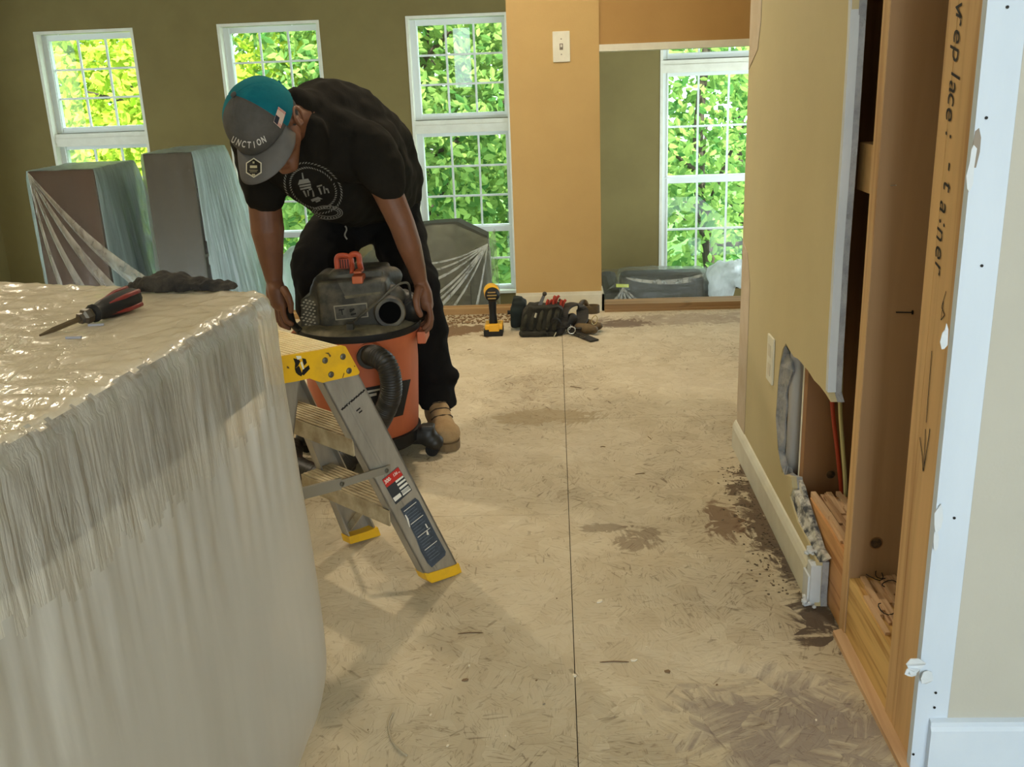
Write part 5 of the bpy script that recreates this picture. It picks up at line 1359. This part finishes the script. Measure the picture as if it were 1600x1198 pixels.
for p in ([(548, 615), (554, 615), (562, 650), (552, 650)], [(535, 655), (585, 648), (600, 670), (528, 682)], [(535, 686), (600, 676), (602, 686), (538, 696)], [(540, 702), (602, 690), (602, 700), (544, 712)], [(555, 716), (566, 713), (580, 750), (572, 750)],
          [(588, 706), (606, 700), (608, 708), (592, 714)], [(606, 706), (616, 720), (622, 748), (612, 750)], [(580, 712), (588, 712), (592, 745), (586, 746)], [(632, 688), (662, 680), (664, 688), (634, 696)], [(640, 700), (650, 696), (664, 735), (656, 738)], [(668, 690), (676, 690), (684, 730), (676, 732)],
          [(682, 700), (696, 702), (706, 728), (698, 730), (692, 712), (684, 712)], [(600, 765), (640, 750), (668, 762), (642, 766), (610, 778)], [(625, 775), (650, 765), (655, 772), (632, 782)]):
    polys.append(zt1(p))
decal(polys, sv, 'chest_print', PRINT, TS, .0022)
# trousers
mb = MB()
chain(mb, [(604, 318, 3.34, 56), (545, 345, 3.30, 46)])
chain(mb, [(524, 362, 3.28, 46), (502, 412, 3.14, 48), (503, 440, 3.10, 48)]); chain(mb, [(503, 440, 3.10, 47), (512, 540, 3.2, 38), (520, 640, 3.28, 32)])
chain(mb, [(618, 345, 3.34, 44), (636, 420, 3.20, 40), (652, 455, 3.14, 38)]); chain(mb, [(652, 455, 3.14, 38), (668, 520, 3.16, 34), (676, 575, 3.15, 31), (682, 622, 3.13, 30)])
chain(mb, [(682, 585, 3.17, 28), (698, 590, 3.16, 21), (704, 588, 3.15, 16)]); chain(mb, [(676, 600, 3.14, 29), (685, 630, 3.13, 29)])
TROU = mat('black_work_trousers', (20, 19, 18), .95, (28, 26, 24), 8, bump=.15, bscale=140, spec=.1)
me = remesh(mb, .008, 5, lambda c: .012 * noise.noise(Vector((c.x * 7, c.y * 7, c.z * 16))) + .005 * noise.noise(c * 30))
cut(me, Vector((0, 0, PY(680, 640, 3.08).z)), Vector((0, 0, -1)))
link_mesh('trousers', me, TROU, MAN)
mb = MB(); pts = [Vector((PY(548, 345, 3.13).x, 3.05, PY(548, 352, 3.05).z)) + Vector((.004 * math.sin(k), -.01, -.006 * k)) for k in range(8)]; mb.tube(pts, .0025, 6); mb.build('drawstring', mat('grey_cord', (120, 116, 106), .8), MAN)
# boots
TAN = mat('tan_suede', (170, 140, 98), .9, (148, 120, 82), 16, bump=.2, bscale=90); SOLE = mat('dusty_sole', (120, 98, 66), .8)
def boot(ax, ay, yaw, name='boot'):
    R = Matrix.Rotation(yaw, 3, 'Z')
    def B(x, y, z): return Vector((ax, ay, 0)) + R @ Vector((x, y, z))          # -y = toe direction
    mb = MB(); mb.caps(B(0, .055, .055), B(0, .055, .105), .040, .044); mb.caps(B(0, .04, .06), B(0, -.12, .048), .042, .040); mb.ball(B(.0, -.125, .046), 1, (.048, .055, .040), R); mb.caps(B(0, .02, .11), B(0, -.07, .07), .036, .034)
    me = remesh(mb, .006, 3)
    for v in me.vertices: v.co.z = max(v.co.z, .022)
    o = link_mesh(name, me, TAN, MAN)
    tb = bvh_of(o)
    def snap(p): h = tb.find_nearest(p); return h[0] + h[1] * .001
    mb = MB(); pl = []
    for k in range(28):
        a = k / 28 * 2 * math.pi; yy = math.cos(a); w_ = .048 * (1 - .12 * yy) * abs(math.sin(a)) ** .75 * (1 if math.sin(a) > 0 else -1); pl.append(B(w_, -.047 + .137 * -yy * -1 - .0, 0))
    mb.prism(pl, (0, 0, .026)); mb.build('sole', SOLE, o)
    for k in range(5):
        z = .125 - k * .018; y = -.005 - k * .022
        if k > 3: break
        mb = MB(); mb.tube([snap(B(x_, y + .012 - .02 * (1 - abs(x_) / .03), z + .01 * (1 - abs(x_) / .03))) for x_ in (-.028, -.02, -.01, 0, .01, .02, .028)], .0026, 6); mb.build('lace', mat('lace_%d%d' % (k, int(ax * 100)), (72, 58, 40), .8), o)
    return o
boot(PZ(690, 668, 0).x + .0, 3.10, .30)
boot(-.76, 3.25, -.2)
# cap
def capf(az, el_, r=1.0):       # az from front, el_ 0 pole .. pi/2 rim
    s = math.sin(az) * math.sin(el_); f = math.cos(az) * math.sin(el_); u = math.cos(el_)
    return Hc + s_ * (s * .097 * r) + f_ * (f * .110 * r - .004) + u_ * (u * .100 * r + .006)
vs = []; fs = []; mi = []; na = 96; ne = 22; emax = 1.72
CG = mat('washed_grey_canvas', (92, 90, 86), .95, (72, 70, 66), 9, bump=.15, bscale=150, spec=.1); CTL = mat('teal_canvas', (26, 112, 122), .95, (20, 92, 104), 9, bump=.12, bscale=150, spec=.1)
for i in range(ne + 1):
    for j in range(na):
        az = 2 * math.pi * j / na - math.pi; e = emax * i / ne
        back = max(0, -math.cos(az) - .72) / .28
        if i > ne - 6: e -= back * .5 * (i - (ne - 6)) / 6
        seam = min(abs((az % (math.pi / 3)) - 0), abs((az % (math.pi / 3)) - math.pi / 3)); r = 1 - .012 * math.exp(-(seam / .03) ** 2) * (1 if i > 0 else 0) + .006 * noise.noise(Vector((math.cos(az) * 2, math.sin(az) * 2, e * 2)))
        vs.append(capf(az, e, r))
for i in range(ne):
    for j in range(na):
        k = (j + 1) % na; fs.append((i * na + j, i * na + k, (i + 1) * na + k, (i + 1) * na + j)); az = 2 * math.pi * (j + .5) / na - math.pi
        mi.append(0 if abs(az) < math.pi / 3 + .08 else 1)
me = bpy.data.meshes.new('cap'); me.from_pydata(vs, [], fs); me.update(); me.materials.append(CG); me.materials.append(CTL)
for p, q_ in zip(me.polygons, mi): p.material_index = q_; p.use_smooth = True
CAP = link_mesh('cap', me, None, MAN)
mb = MB(); mb.ball(capf(0, 0, 1.03), .0085, (1, 1, .6), RH); mb.build('button', CG, CAP, smooth=True)
# brim
vs = []; fs = []; nb_ = 30; nd = 10
for i in range(nd + 1):
    d = i / nd
    for j in range(nb_ + 1):
        a = (j / nb_ * 2 - 1); az = a * 1.12; p = capf(az, 1.66, 1.0)
        ext = .078 * (1 - abs(a) ** 2.6) ** .6 if abs(a) < 1 else 0
        out = (f_ * math.cos(az * .35) + s_ * math.sin(az * .35)).normalized()
        vs.append(p + out * ext * d - u_ * (.016 * a * a * d + .022 * d * d))
for i in range(nd):
    for j in range(nb_): q_ = i * (nb_ + 1) + j; fs.append((q_, q_ + 1, q_ + nb_ + 2, q_ + nb_ + 1))
me = bpy.data.meshes.new('brim'); me.from_pydata(vs, [], fs); me.update()
bm = bmesh.new(); bm.from_mesh(me); bmesh.ops.recalc_face_normals(bm, faces=bm.faces); bmesh.ops.solidify(bm, geom=list(bm.faces), thickness=.003); bm.to_mesh(me); bm.free()
BRIM = link_mesh('brim', me, mat('brim_grey', (104, 102, 100), .9, (88, 86, 84), 8, spec=.15), CAP, smooth=True)
mb = MB(); mb.tube(bez([capf(math.pi - .62, 1.45), capf(math.pi - .35, 1.72, 1.02), capf(math.pi, 1.80, 1.04), capf(math.pi + .35, 1.72, 1.02), capf(math.pi + .62, 1.45)], 8), .005, 6); mb.build('strap', CTL, CAP)
mb = MB(); mb.tube(bez([PY(388, 124, 2.74), PY(395, 120.5, 2.745), PY(408, 119.5, 2.75), PY(420, 123, 2.755), PY(428, 132, 2.76)], 8), .0028, 6); mb.build('strap_loop', CTL, CAP)
cv = [bvh_of(CAP), bvh_of(BRIM)]
# lettering above the brim, arched
def arc_text(s, pts, h, name, m, parent, trees, off=.0016):
    n = len(s); bp_ = []
    for i, ch in enumerate(s):
        (x, y, rot) = pts(i / (n - 1))
        for tri in text_tris(ch, .02):
            bp_.append([(x + h * (.62 * (tx) * math.cos(rot) + 1.0 * ty * math.sin(rot)), y + h * (.62 * (tx) * math.sin(rot) - 1.0 * ty * math.cos(rot))) for tx, ty in tri])
    return decal(bp_, trees, name, m, parent, off)
def cap_arc(f):
    xs = [(358, 214, .45), (376, 224, .42), (395, 227, -.10), (412, 218, -.42)]
    k = f * 3; i = min(2, int(k)); t_ = k - i; a, b = xs[i], xs[i + 1]; return tuple(a[q] * (1 - t_) + b[q] * t_ for q in range(3))
arc_text('JUNCTION', cap_arc, 14, 'lettering', mat('white_stitching', (206, 204, 196), .9), CAP, cv, .002)
def hexa(cx, cy, rx, ry): return [(cx + rx * math.sin(k * math.pi / 3), cy - ry * math.cos(k * math.pi / 3)) for k in range(6)]
def fan(pts, c): return [[c, a, b] for a, b in zip(pts, pts[1:] + pts[:1])]
hx = decal(fan(hexa(397.5, 262.5, 14, 15.5), (397.5, 262.5)), cv, 'hexagon_sticker', mat('sticker_cream', (206, 200, 178), .5), BRIM, .002)
decal(fan(hexa(397.5, 262.5, 12, 13.4), (397.5, 262.5)), cv, 'sticker_face', BLACK, hx, .0026)
decal([[(392, 259), (403, 259), (403, 263), (392, 263)], [(395, 272), (400, 272), (400, 275), (395, 275)], [(396, 253), (399, 253), (399, 256), (396, 256)], [(391, 266), (404, 266), (404, 266.6), (391, 266.6)], [(392, 268.5), (403, 268.5), (403, 269), (392, 269)]], cv, 'sticker_print', mat('sticker_gold', (180, 172, 140), .5), hx, .0032)
# flag patch on the teal side
fl4 = [(434.5, 167), (446, 175.5), (438, 200.5), (427, 190.5)]
FLG = decal(subdiv_quad(fl4, 3, 3), cv, 'flag_patch', mat('patch_cream', (200, 176, 160), .9), CAP, .0016)
(x0, y0), (x1, y1), (x2, y2), (x3, y3) = fl4
def fq(u, v): return ((x0 * (1 - u) + x1 * u) * (1 - v) + (x3 * (1 - u) + x2 * u) * v, (y0 * (1 - u) + y1 * u) * (1 - v) + (y3 * (1 - u) + y2 * u) * v)
decal([[fq((2 * k + .1) / 13, 0.03), fq((2 * k + 1) / 13, 0.03), fq((2 * k + 1) / 13, .97), fq((2 * k + .1) / 13, .97)] for k in range(7)], cv, 'flag_stripe', mat('patch_red', (170, 70, 66), .9), FLG, .0022)
decal([[fq(0, .52), fq(.5, .52), fq(.5, .98), fq(0, .98)]], cv, 'flag_canton', mat('patch_dark', (34, 38, 50), .9), FLG, .0028)

# ------------------------------------------------------------------ tools at the foot of the column
YELL = mat('tool_yellow', (228, 170, 30), .4)
p = PZ(770, 526, 0); Y0 = p.y
t = empty('impact_driver', (p.x, Y0 + .06, 0), 'yellow and black cordless driver standing on its battery on the subfloor', 'drill')
def D(px, py, Y=None): return PY(px, py, Y or Y0)
a = D(756, 526); b = D(785, 512)
mb = MB(); mb.box((a.x, Y0, 0.001), (b.x, Y0 + .11, D(770, 516).z), bevel=.004); mb.build('battery', BLACK, t)
mb = MB(); mb.box((a.x + .006, Y0 + .002, D(770, 516).z + .001), (b.x - .0, Y0 + .10, D(770, 508).z), bevel=.005); mb.box((D(764, 516).x, Y0 - .002, D(770, 518).z), (D(780, 516).x, Y0 + .02, D(770, 507).z), bevel=.003); mb.build('battery_latch', YELL, t)
mb = MB(); mb.caps(D(771, 505, Y0 + .04), D(770, 488, Y0 + .05), .021, .017); mb.caps(D(770, 488, Y0 + .05), D(769, 468, Y0 + .05), .017, .020); me = remesh(mb, .005, 2); link_mesh('handle', me, BLACK, t)
hc = D(769, 459, Y0 + .02); mb = MB(); mb.lathe(hc, [(0, -.03), (.022, -.028), (.033, -.016), (.036, .0), (.036, .07), (.030, .09), (.022, .12), (.014, .13), (.012, .15), (0, .15)], 28, Vector((-.12, 1, 0))); mb.build('motor_body', YELL, t, auto=True)
mb = MB(); mb.lathe(hc, [(0, -.0335), (.022, -.032), (.034, -.019), (.0345, -.017)], 28, Vector((-.12, 1, 0))); mc = mb.build('end_cap', BLACK, t, auto=True)
for dz, w_ in ((.014, .018), (0, .022), (-.014, .018)):
    mb = MB(); mb.box((hc.x - w_, hc.y - .0365, hc.z + dz - .003), (hc.x + w_, hc.y - .0335, hc.z + dz + .003), bevel=.001); mb.build('vent_bar', mat('bar_yellow_%d' % int(dz * 1000), (150, 122, 60), .5), mc)
# canvas pouch
CAN = mat('dark_canvas', (48, 46, 36), .95, (30, 29, 24), 18, bump=.4, bscale=90); CANL = mat('worn_canvas', (62, 60, 46), .95, (36, 35, 28), 24, bump=.4, bscale=90)
py_ = 4.34
t = empty('tool_pouch', (PZ(850, 527, 0).x, py_ + .08, 0), 'dark green canvas tool pouch with pockets in front of the column', 'tool pouch')
def G(px, py, Y=py_): return PY(px, py, Y)
mb = MB(); mb.box(G(812, 526), Vector((G(872, 500).x, py_ + .12, G(840, 512).z)), bevel=.015); mb.prism([G(813, 514), G(871, 514), G(880, 484, py_ + .02), G(872, 479), G(848, 481), (G(826, 480)), G(816, 492)], (0, .12, 0)); me = remesh(mb, .006, 4, lambda c: .006 * noise.noise(Vector((c.x * 30, c.y * 20, c.z * 8)))); link_mesh('pouch_body', me, CAN, t)
for x in (820, 832, 844, 857, 868):
    mb = MB(); a = G(x - 2, 512, py_ + .0); b = G(x + 3.5, 484, py_ + .018); mb.caps(a, b, .012, .010); mb.build('pocket_rib', CANL, t, smooth=True)
mb = MB(); mb.caps(G(816, 521, py_ + .005), G(868, 521, py_ + .005), .016, .016); mb.build('bottom_roll', CAN, t, smooth=True)
mb = MB(); mb.tube(bez([G(862, 505, py_ - .01), G(864, 499, py_ - .015), G(870, 498, py_ - .015), G(875, 504, py_ - .015), G(873, 512, py_ - .01)], 6), .006, 8); mb.build('strap_loop', BLACK, t)
mb = MB(); mb.cone(G(836, 496, py_ - .006), G(838, 489, py_ + .0), .0045, seg=8); mb.build('metal_clip', mat('pale_clip', (176, 170, 150), .4), t)
mb = MB(); mb.cone(G(865, 527, py_ - .012), G(869, 519, py_ - .012), .002, seg=6); mb.build('metal_clip', mat('pale_clip_b', (196, 190, 170), .4), t)
# second pouch
t = empty('tool_pouch', (G(808, 515, 4.46).x, 4.5, 0), 'dark teal holster standing behind the left side of the canvas pouch', 'tool pouch')
mb = MB(); mb.box(G(798, 513, 4.46), Vector((G(818, 478, 4.46).x, 4.56, G(808, 482, 4.46).z)), bevel=.01); mb.box(G(800, 482, 4.47), Vector((G(822, 474, 4.47).x, 4.55, G(808, 472, 4.47).z)), bevel=.008); mb.box(G(801, 472, 4.48), Vector((G(816, 466, 4.48).x, 4.54, G(808, 466, 4.48).z)), bevel=.004)
me = remesh(mb, .006, 3, lambda c: .004 * noise.noise(c * 30)); link_mesh('holster', me, mat('teal_black_canvas', (28, 40, 38), .9, (20, 26, 26), 14), t)
mb = MB(); mb.cone(G(793, 488, 4.50), G(799, 488, 4.50), .010, seg=12); mb.build('side_knob', BLACK, t)
# hammer-like pry handle, pliers
STEEL = mat('dark_steel', (70, 64, 56), .4, metal=.6)
t = empty('pry_bar', (G(848, 480, 4.4).x, 4.4, G(848, 485, 4.4).z), 'flat dark pry bar leaning up out of the canvas pouch', 'pry bar')
mb = MB(); a = G(840, 486, 4.39); b = G(851, 459, 4.41); d = (b - a).normalized(); n_ = d.cross(Vector((0, 1, 0))).normalized() * .010; mb.prism([a - n_, b - n_ * .6, b + n_ * .6, a + n_], (0, .012, 0)); mb.build('bar', STEEL, t)
mb = MB(); mb.ball(b, .011, (1, .8, 1)); mb.build('bar_tip', STEEL, t, smooth=True)
REDH = mat('red_tool_grip', (170, 54, 34), .45)
for i, (pts, lab) in enumerate(((((856, 482), (857, 473), (860, 468)), 'red handled pliers poking out of the canvas pouch, lower left pair'), (((866, 478), (868, 466), (871, 462)), 'red handled pliers standing tallest in the canvas pouch'), (((876, 482), (879, 472), (881, 468)), 'red handled tool at the right rim of the canvas pouch'))):
    t = empty('pliers', G(*pts[0], 4.41), lab, 'pliers')
    for s in (-1, 1):
        mb = MB(); mb.tube(bez([G(x + s * (1.5 + .8 * k), y, 4.41 + .005 * s) for k, (x, y) in enumerate(pts)], 6), .0062, 8); mb.build('grip', REDH, t, smooth=True)
    mb = MB(); q_ = G(*pts[0], 4.41); mb.caps(q_, q_ - Vector((0, 0, .03)), .008, .006); mb.build('jaw', STEEL, t, smooth=True)
t = empty('hammer', G(880, 475, 4.42), 'small dark hammer head lying across the pouch rim', 'hammer')
mb = MB(); mb.cone(G(873, 468, 4.42), G(883, 473, 4.42), .007, seg=10); mb.build('head', STEEL, t); mb = MB(); mb.cone(G(876, 470, 4.425), G(874, 490, 4.43), .005, seg=8); mb.build('handle', BLACK, t)
# black belt with eyelets
BELT = mat('black_belt', (30, 27, 24), .7, (48, 44, 38), 20)
t = empty('tool_belt', (PZ(900, 520, 0).x, 4.35, 0), 'black padded tool belt curled beside the pouch, free end with metal eyelets on the floor', 'tool belt')
def ribbon(pts, h, th, name, m, parent, flat=False):
    ps = bez(pts, 8); mb = MB(); rings = []
    for i, p in enumerate(ps):
        tt = (ps[min(i + 1, len(ps) - 1)] - ps[max(i - 1, 0)]).normalized(); upv = Vector((0, 0, 1)) if not flat else Vector((0, 1, 0)); side = tt.cross(upv).normalized() if not flat else Vector((0, 0, 1)); upv = side.cross(tt).normalized() if not flat else tt.cross(side).normalized()
        rings.append([mb.bm.verts.new(p + upv * h * a_ + side * th * b_) for a_, b_ in ((-1, -1), (1, -1), (1, 1), (-1, 1))])
    for a, b in zip(rings, rings[1:]):
        for k in range(4): l = (k + 1) % 4; mb.bm.faces.new((a[k], a[l], b[l], b[k]))
    mb.bm.faces.new(rings[0]); mb.bm.faces.new(rings[-1]); return mb.build(name, m, parent)
ribbon([G(880, 512, 4.36), G(878, 492, 4.38), G(884, 480, 4.42), G(898, 475, 4.46), G(909, 482, 4.46), G(909, 500, 4.42), G(900, 514, 4.38)], .004, .028, 'belt_loop', BELT, t)
ribbon([PZ(878, 506, .03), PZ(890, 514, .02), PZ(905, 522, .008), PZ(929, 532, .006)], .0225, .003, 'belt_end', BELT, t, flat=True)
EYE = mat('chrome_eyelet', (196, 196, 190), .25, metal=.9)
for px, py, z in ((886, 510, .034), (893, 515.5, .028)):
    c = PZ(px, py, z); mb = MB(); ring = [c + Vector((.017 * math.cos(a), -.004 + .006 * math.sin(a), .015 * math.sin(a))) for a in [k / 20 * 2 * math.pi for k in range(20)]]; mb.tube(ring, .0034, 6, closed=True); mb.build('eyelet', EYE, t, smooth=True)
for px, py in ((903, 522), (910, 526)):
    c = PZ(px, py, .013); mb = MB(); mb.tube([c + Vector((.012 * math.cos(a), .012 * math.sin(a), 0)) for a in [k / 16 * 2 * math.pi for k in range(16)]], .0015, 5, closed=True); mb.build('eyelet', mat('dull_eyelet_%d' % px, (80, 76, 60), .5), t)
mb = MB(); mb.caps(G(872, 521, 4.37), G(880, 508, 4.38), .022, .022); mb.caps(G(880, 508, 4.38), G(893, 498, 4.42), .024, .028); me = remesh(mb, .006, 3, lambda c: .004 * noise.noise(c * 30)); link_mesh('padding', me, BELT, t)
# brown leather belt and pouch
LEA = mat('brown_leather', (112, 92, 60), .7, (84, 68, 44), 14, bump=.2)
t = empty('leather_pouch', (PZ(920, 518, 0).x, 4.42, 0), 'brown leather belt and pouch heap by the right foot of the column', 'leather pouch')
mb = MB(); mb.caps(G(905, 510, 4.40), G(925, 512, 4.36), .024, .022); mb.caps(G(915, 502, 4.46), G(934, 508, 4.40), .022, .020); mb.ball(G(928, 513, 4.35), .020); mb.ball(G(936, 508, 4.40), .018)
me = remesh(mb, .006, 3, lambda c: .004 * noise.noise(c * 26)); zmin = min(v.co.z for v in me.vertices)
for v in me.vertices: v.co.z = max(v.co.z - max(0, zmin), .001)
link_mesh('pouch_body', me, LEA, t)
ribbon([G(903, 500, 4.44), G(905, 478, 4.50), G(914, 472, 4.56), G(922, 486, 4.52)], .012, .003, 'belt_loop', LEA, t)
cc = PY(925, 482, 4.53); ring = [cc + Vector((.036 * math.cos(a), .030 * math.sin(a), 0)) for a in [k / 24 * 2 * math.pi for k in range(25)]]
mb = MB(); rr2 = []
for p_ in ring: rr2.append((mb.bm.verts.new(p_ + Vector((0, 0, .016))), mb.bm.verts.new(p_ - Vector((0, 0, .020)))))
for a, b in zip(rr2, rr2[1:]): mb.bm.faces.new((a[0], a[1], b[1], b[0]))
me = mb.mesh('r'); bm = bmesh.new(); bm.from_mesh(me); bmesh.ops.solidify(bm, geom=list(bm.faces), thickness=.004); bm.to_mesh(me); bm.free(); link_mesh('belt_coil', me, LEA, t)
c = G(929, 500, 4.36); mb = MB(); mb.tube([c + Vector((.013 * math.cos(a) + .004 * math.sin(a), 0, .021 * math.sin(a))) for a in [k / 20 * 2 * math.pi for k in range(20)]], .0022, 6, closed=True); mb.build('metal_ring', mat('brass_ring', (200, 184, 140), .3, metal=.8), t, smooth=True)

# ------------------------------------------------------------------ small scraps on the floor
CH = [mat('pale_chip', (224, 214, 192), .8), mat('brown_chip', (120, 96, 70), .8), mat('grey_chip', (150, 140, 126), .8)]
random.seed(12)
def scrap(px, py, w, m, label, group=None, name='plaster_chip', cat='chip'):
    c = PZ(px, py, 0); mb = MB(); pl = []; n = random.choice((5, 6, 7)); ro = random.uniform(0, 3)
    for k in range(n):
        a = k / n * 2 * math.pi; rr = w * random.uniform(.7, 1.15); x = rr * math.cos(a); y = rr * .6 * math.sin(a); pl.append(Vector((c.x + x * math.cos(ro) - y * math.sin(ro), c.y + x * math.sin(ro) + y * math.cos(ro), .0003)))
    mb.prism(pl, (0, 0, w * .35)); o = mb.build(name, m, loc=(c.x, c.y, 0)); seto(o, label, cat, group); return o
scrap(937, 940, .0085, CH[0], 'largest oval pale chip on the floor just right of the long seam')
scrap(898, 1056, .0065, CH[0], 'pale chip lying right on the long floor seam near the camera')
scrap(990, 1032, .0075, CH[0], 'pale chip with a trailing splinter right of the seam')
scrap(1043, 1050, .008, CH[1], 'dark brown round crumb right of the seam')
scrap(727, 1063, .0075, CH[1], 'brown crumb between the curved strip and the seam')
scrap(733, 1040, .004, CH[0], 'small pale chip above the brown crumb')
scrap(700, 1165, .004, CH[0], 'small pale chip right of the curved strip')
scrap(673, 1117, .004, CH[0], 'small pale chip by the top of the curved strip')
for px, py in ((575, 1140), (860, 1052), (948, 830), (905, 1000), (1010, 1010), (740, 870), (1105, 850), (1120, 1070), (1275, 1125), (988, 1077), (1060, 745), (790, 1150), (838, 1063), (995, 972), (870, 935), (960, 1120), (1180, 1150), (850, 1100), (1000, 700), (960, 720)):
    scrap(px, py, random.uniform(.0018, .0034), random.choice(CH), 'tiny crumb of plaster or wood scattered on the subfloor', 'tiny crumbs scattered over the subfloor', 'crumb')
for (px, py, ln, an, lab) in ((735, 989, .055, .05, 'short dark splinter left of the seam, below the ladder foot'), (960, 1034, .06, .0, 'thin splinter beside the trailing pale chip'), (900, 605, .05, -.5, 'fine splinter on the floor beyond the seam crossing'), (1015, 684, .03, 1.9, 'tiny upright-lying splinter right of the seam, mid floor'), (942, 698, .016, 0, 'small dark bit right of the seam, mid floor'), (1000, 740, .03, .15, 'dark splinter on the pale floor toward the hall wall'), (733, 546, .02, .8, 'small dark curl on the floor below the cordless driver')):
    c = PZ(px, py, .0012); mb = MB(); d = Vector((math.cos(an), math.sin(an), 0)) * ln / 2; mb.tube(bez([c - d, c + Vector((0, .002, .0005)), c + d], 4), [.0006] + [.0012] * 7 + [.0005], 5); o = mb.build('wood_splinter', mat('splinter_%d' % px, (110, 84, 58), .8), loc=c); seto(o, lab, 'splinter')
mb = MB(); ps = bez([PZ(x, y, .004) for x, y in ((614, 1114), (608, 1128), (608, 1142), (616, 1163), (636, 1180))], 8); mb.tube(ps, [.0020] * len(ps), 8); o = mb.build('curved_trim_scrap', mat('pale_strip', (176, 164, 140), .7), loc=ps[16], smooth=True); o.name = 'curved_strip'; seto(o, 'curved thin strip curled on the floor in the near left', 'strip')
# rubble along the torn wall and the floor edge
def rubble(name, region, n, m, label, rmax=.006):
    vs = MB(); random.seed(len(name) + n)
    for i in range(n):
        x, y = region(); r = random.uniform(.0012, rmax); vs.ball((x, y, r * .4), r, (random.uniform(.7, 1.5), random.uniform(.7, 1.5), .5), sub=1)
    o = vs.build(name, m); seto(o, label, 'debris', kind='stuff'); return o
rubble('plaster_dust', lambda: (XW - .016 - abs(random.gauss(0, .04)), random.uniform(2.0, 2.75)), 260, mat('dirt_crumbs', (120, 104, 82), .9, (80, 66, 52), 80), 'dirt crumbs along the foot of the hall wall', .0035)
rubble('edge_dirt', lambda: (random.uniform(-.75, -.22), random.uniform(4.62, YE - .02) ), 420, mat('brown_dirt', (134, 106, 74), .95), 'brown dirt heaped along the floor edge behind the driver', .008)
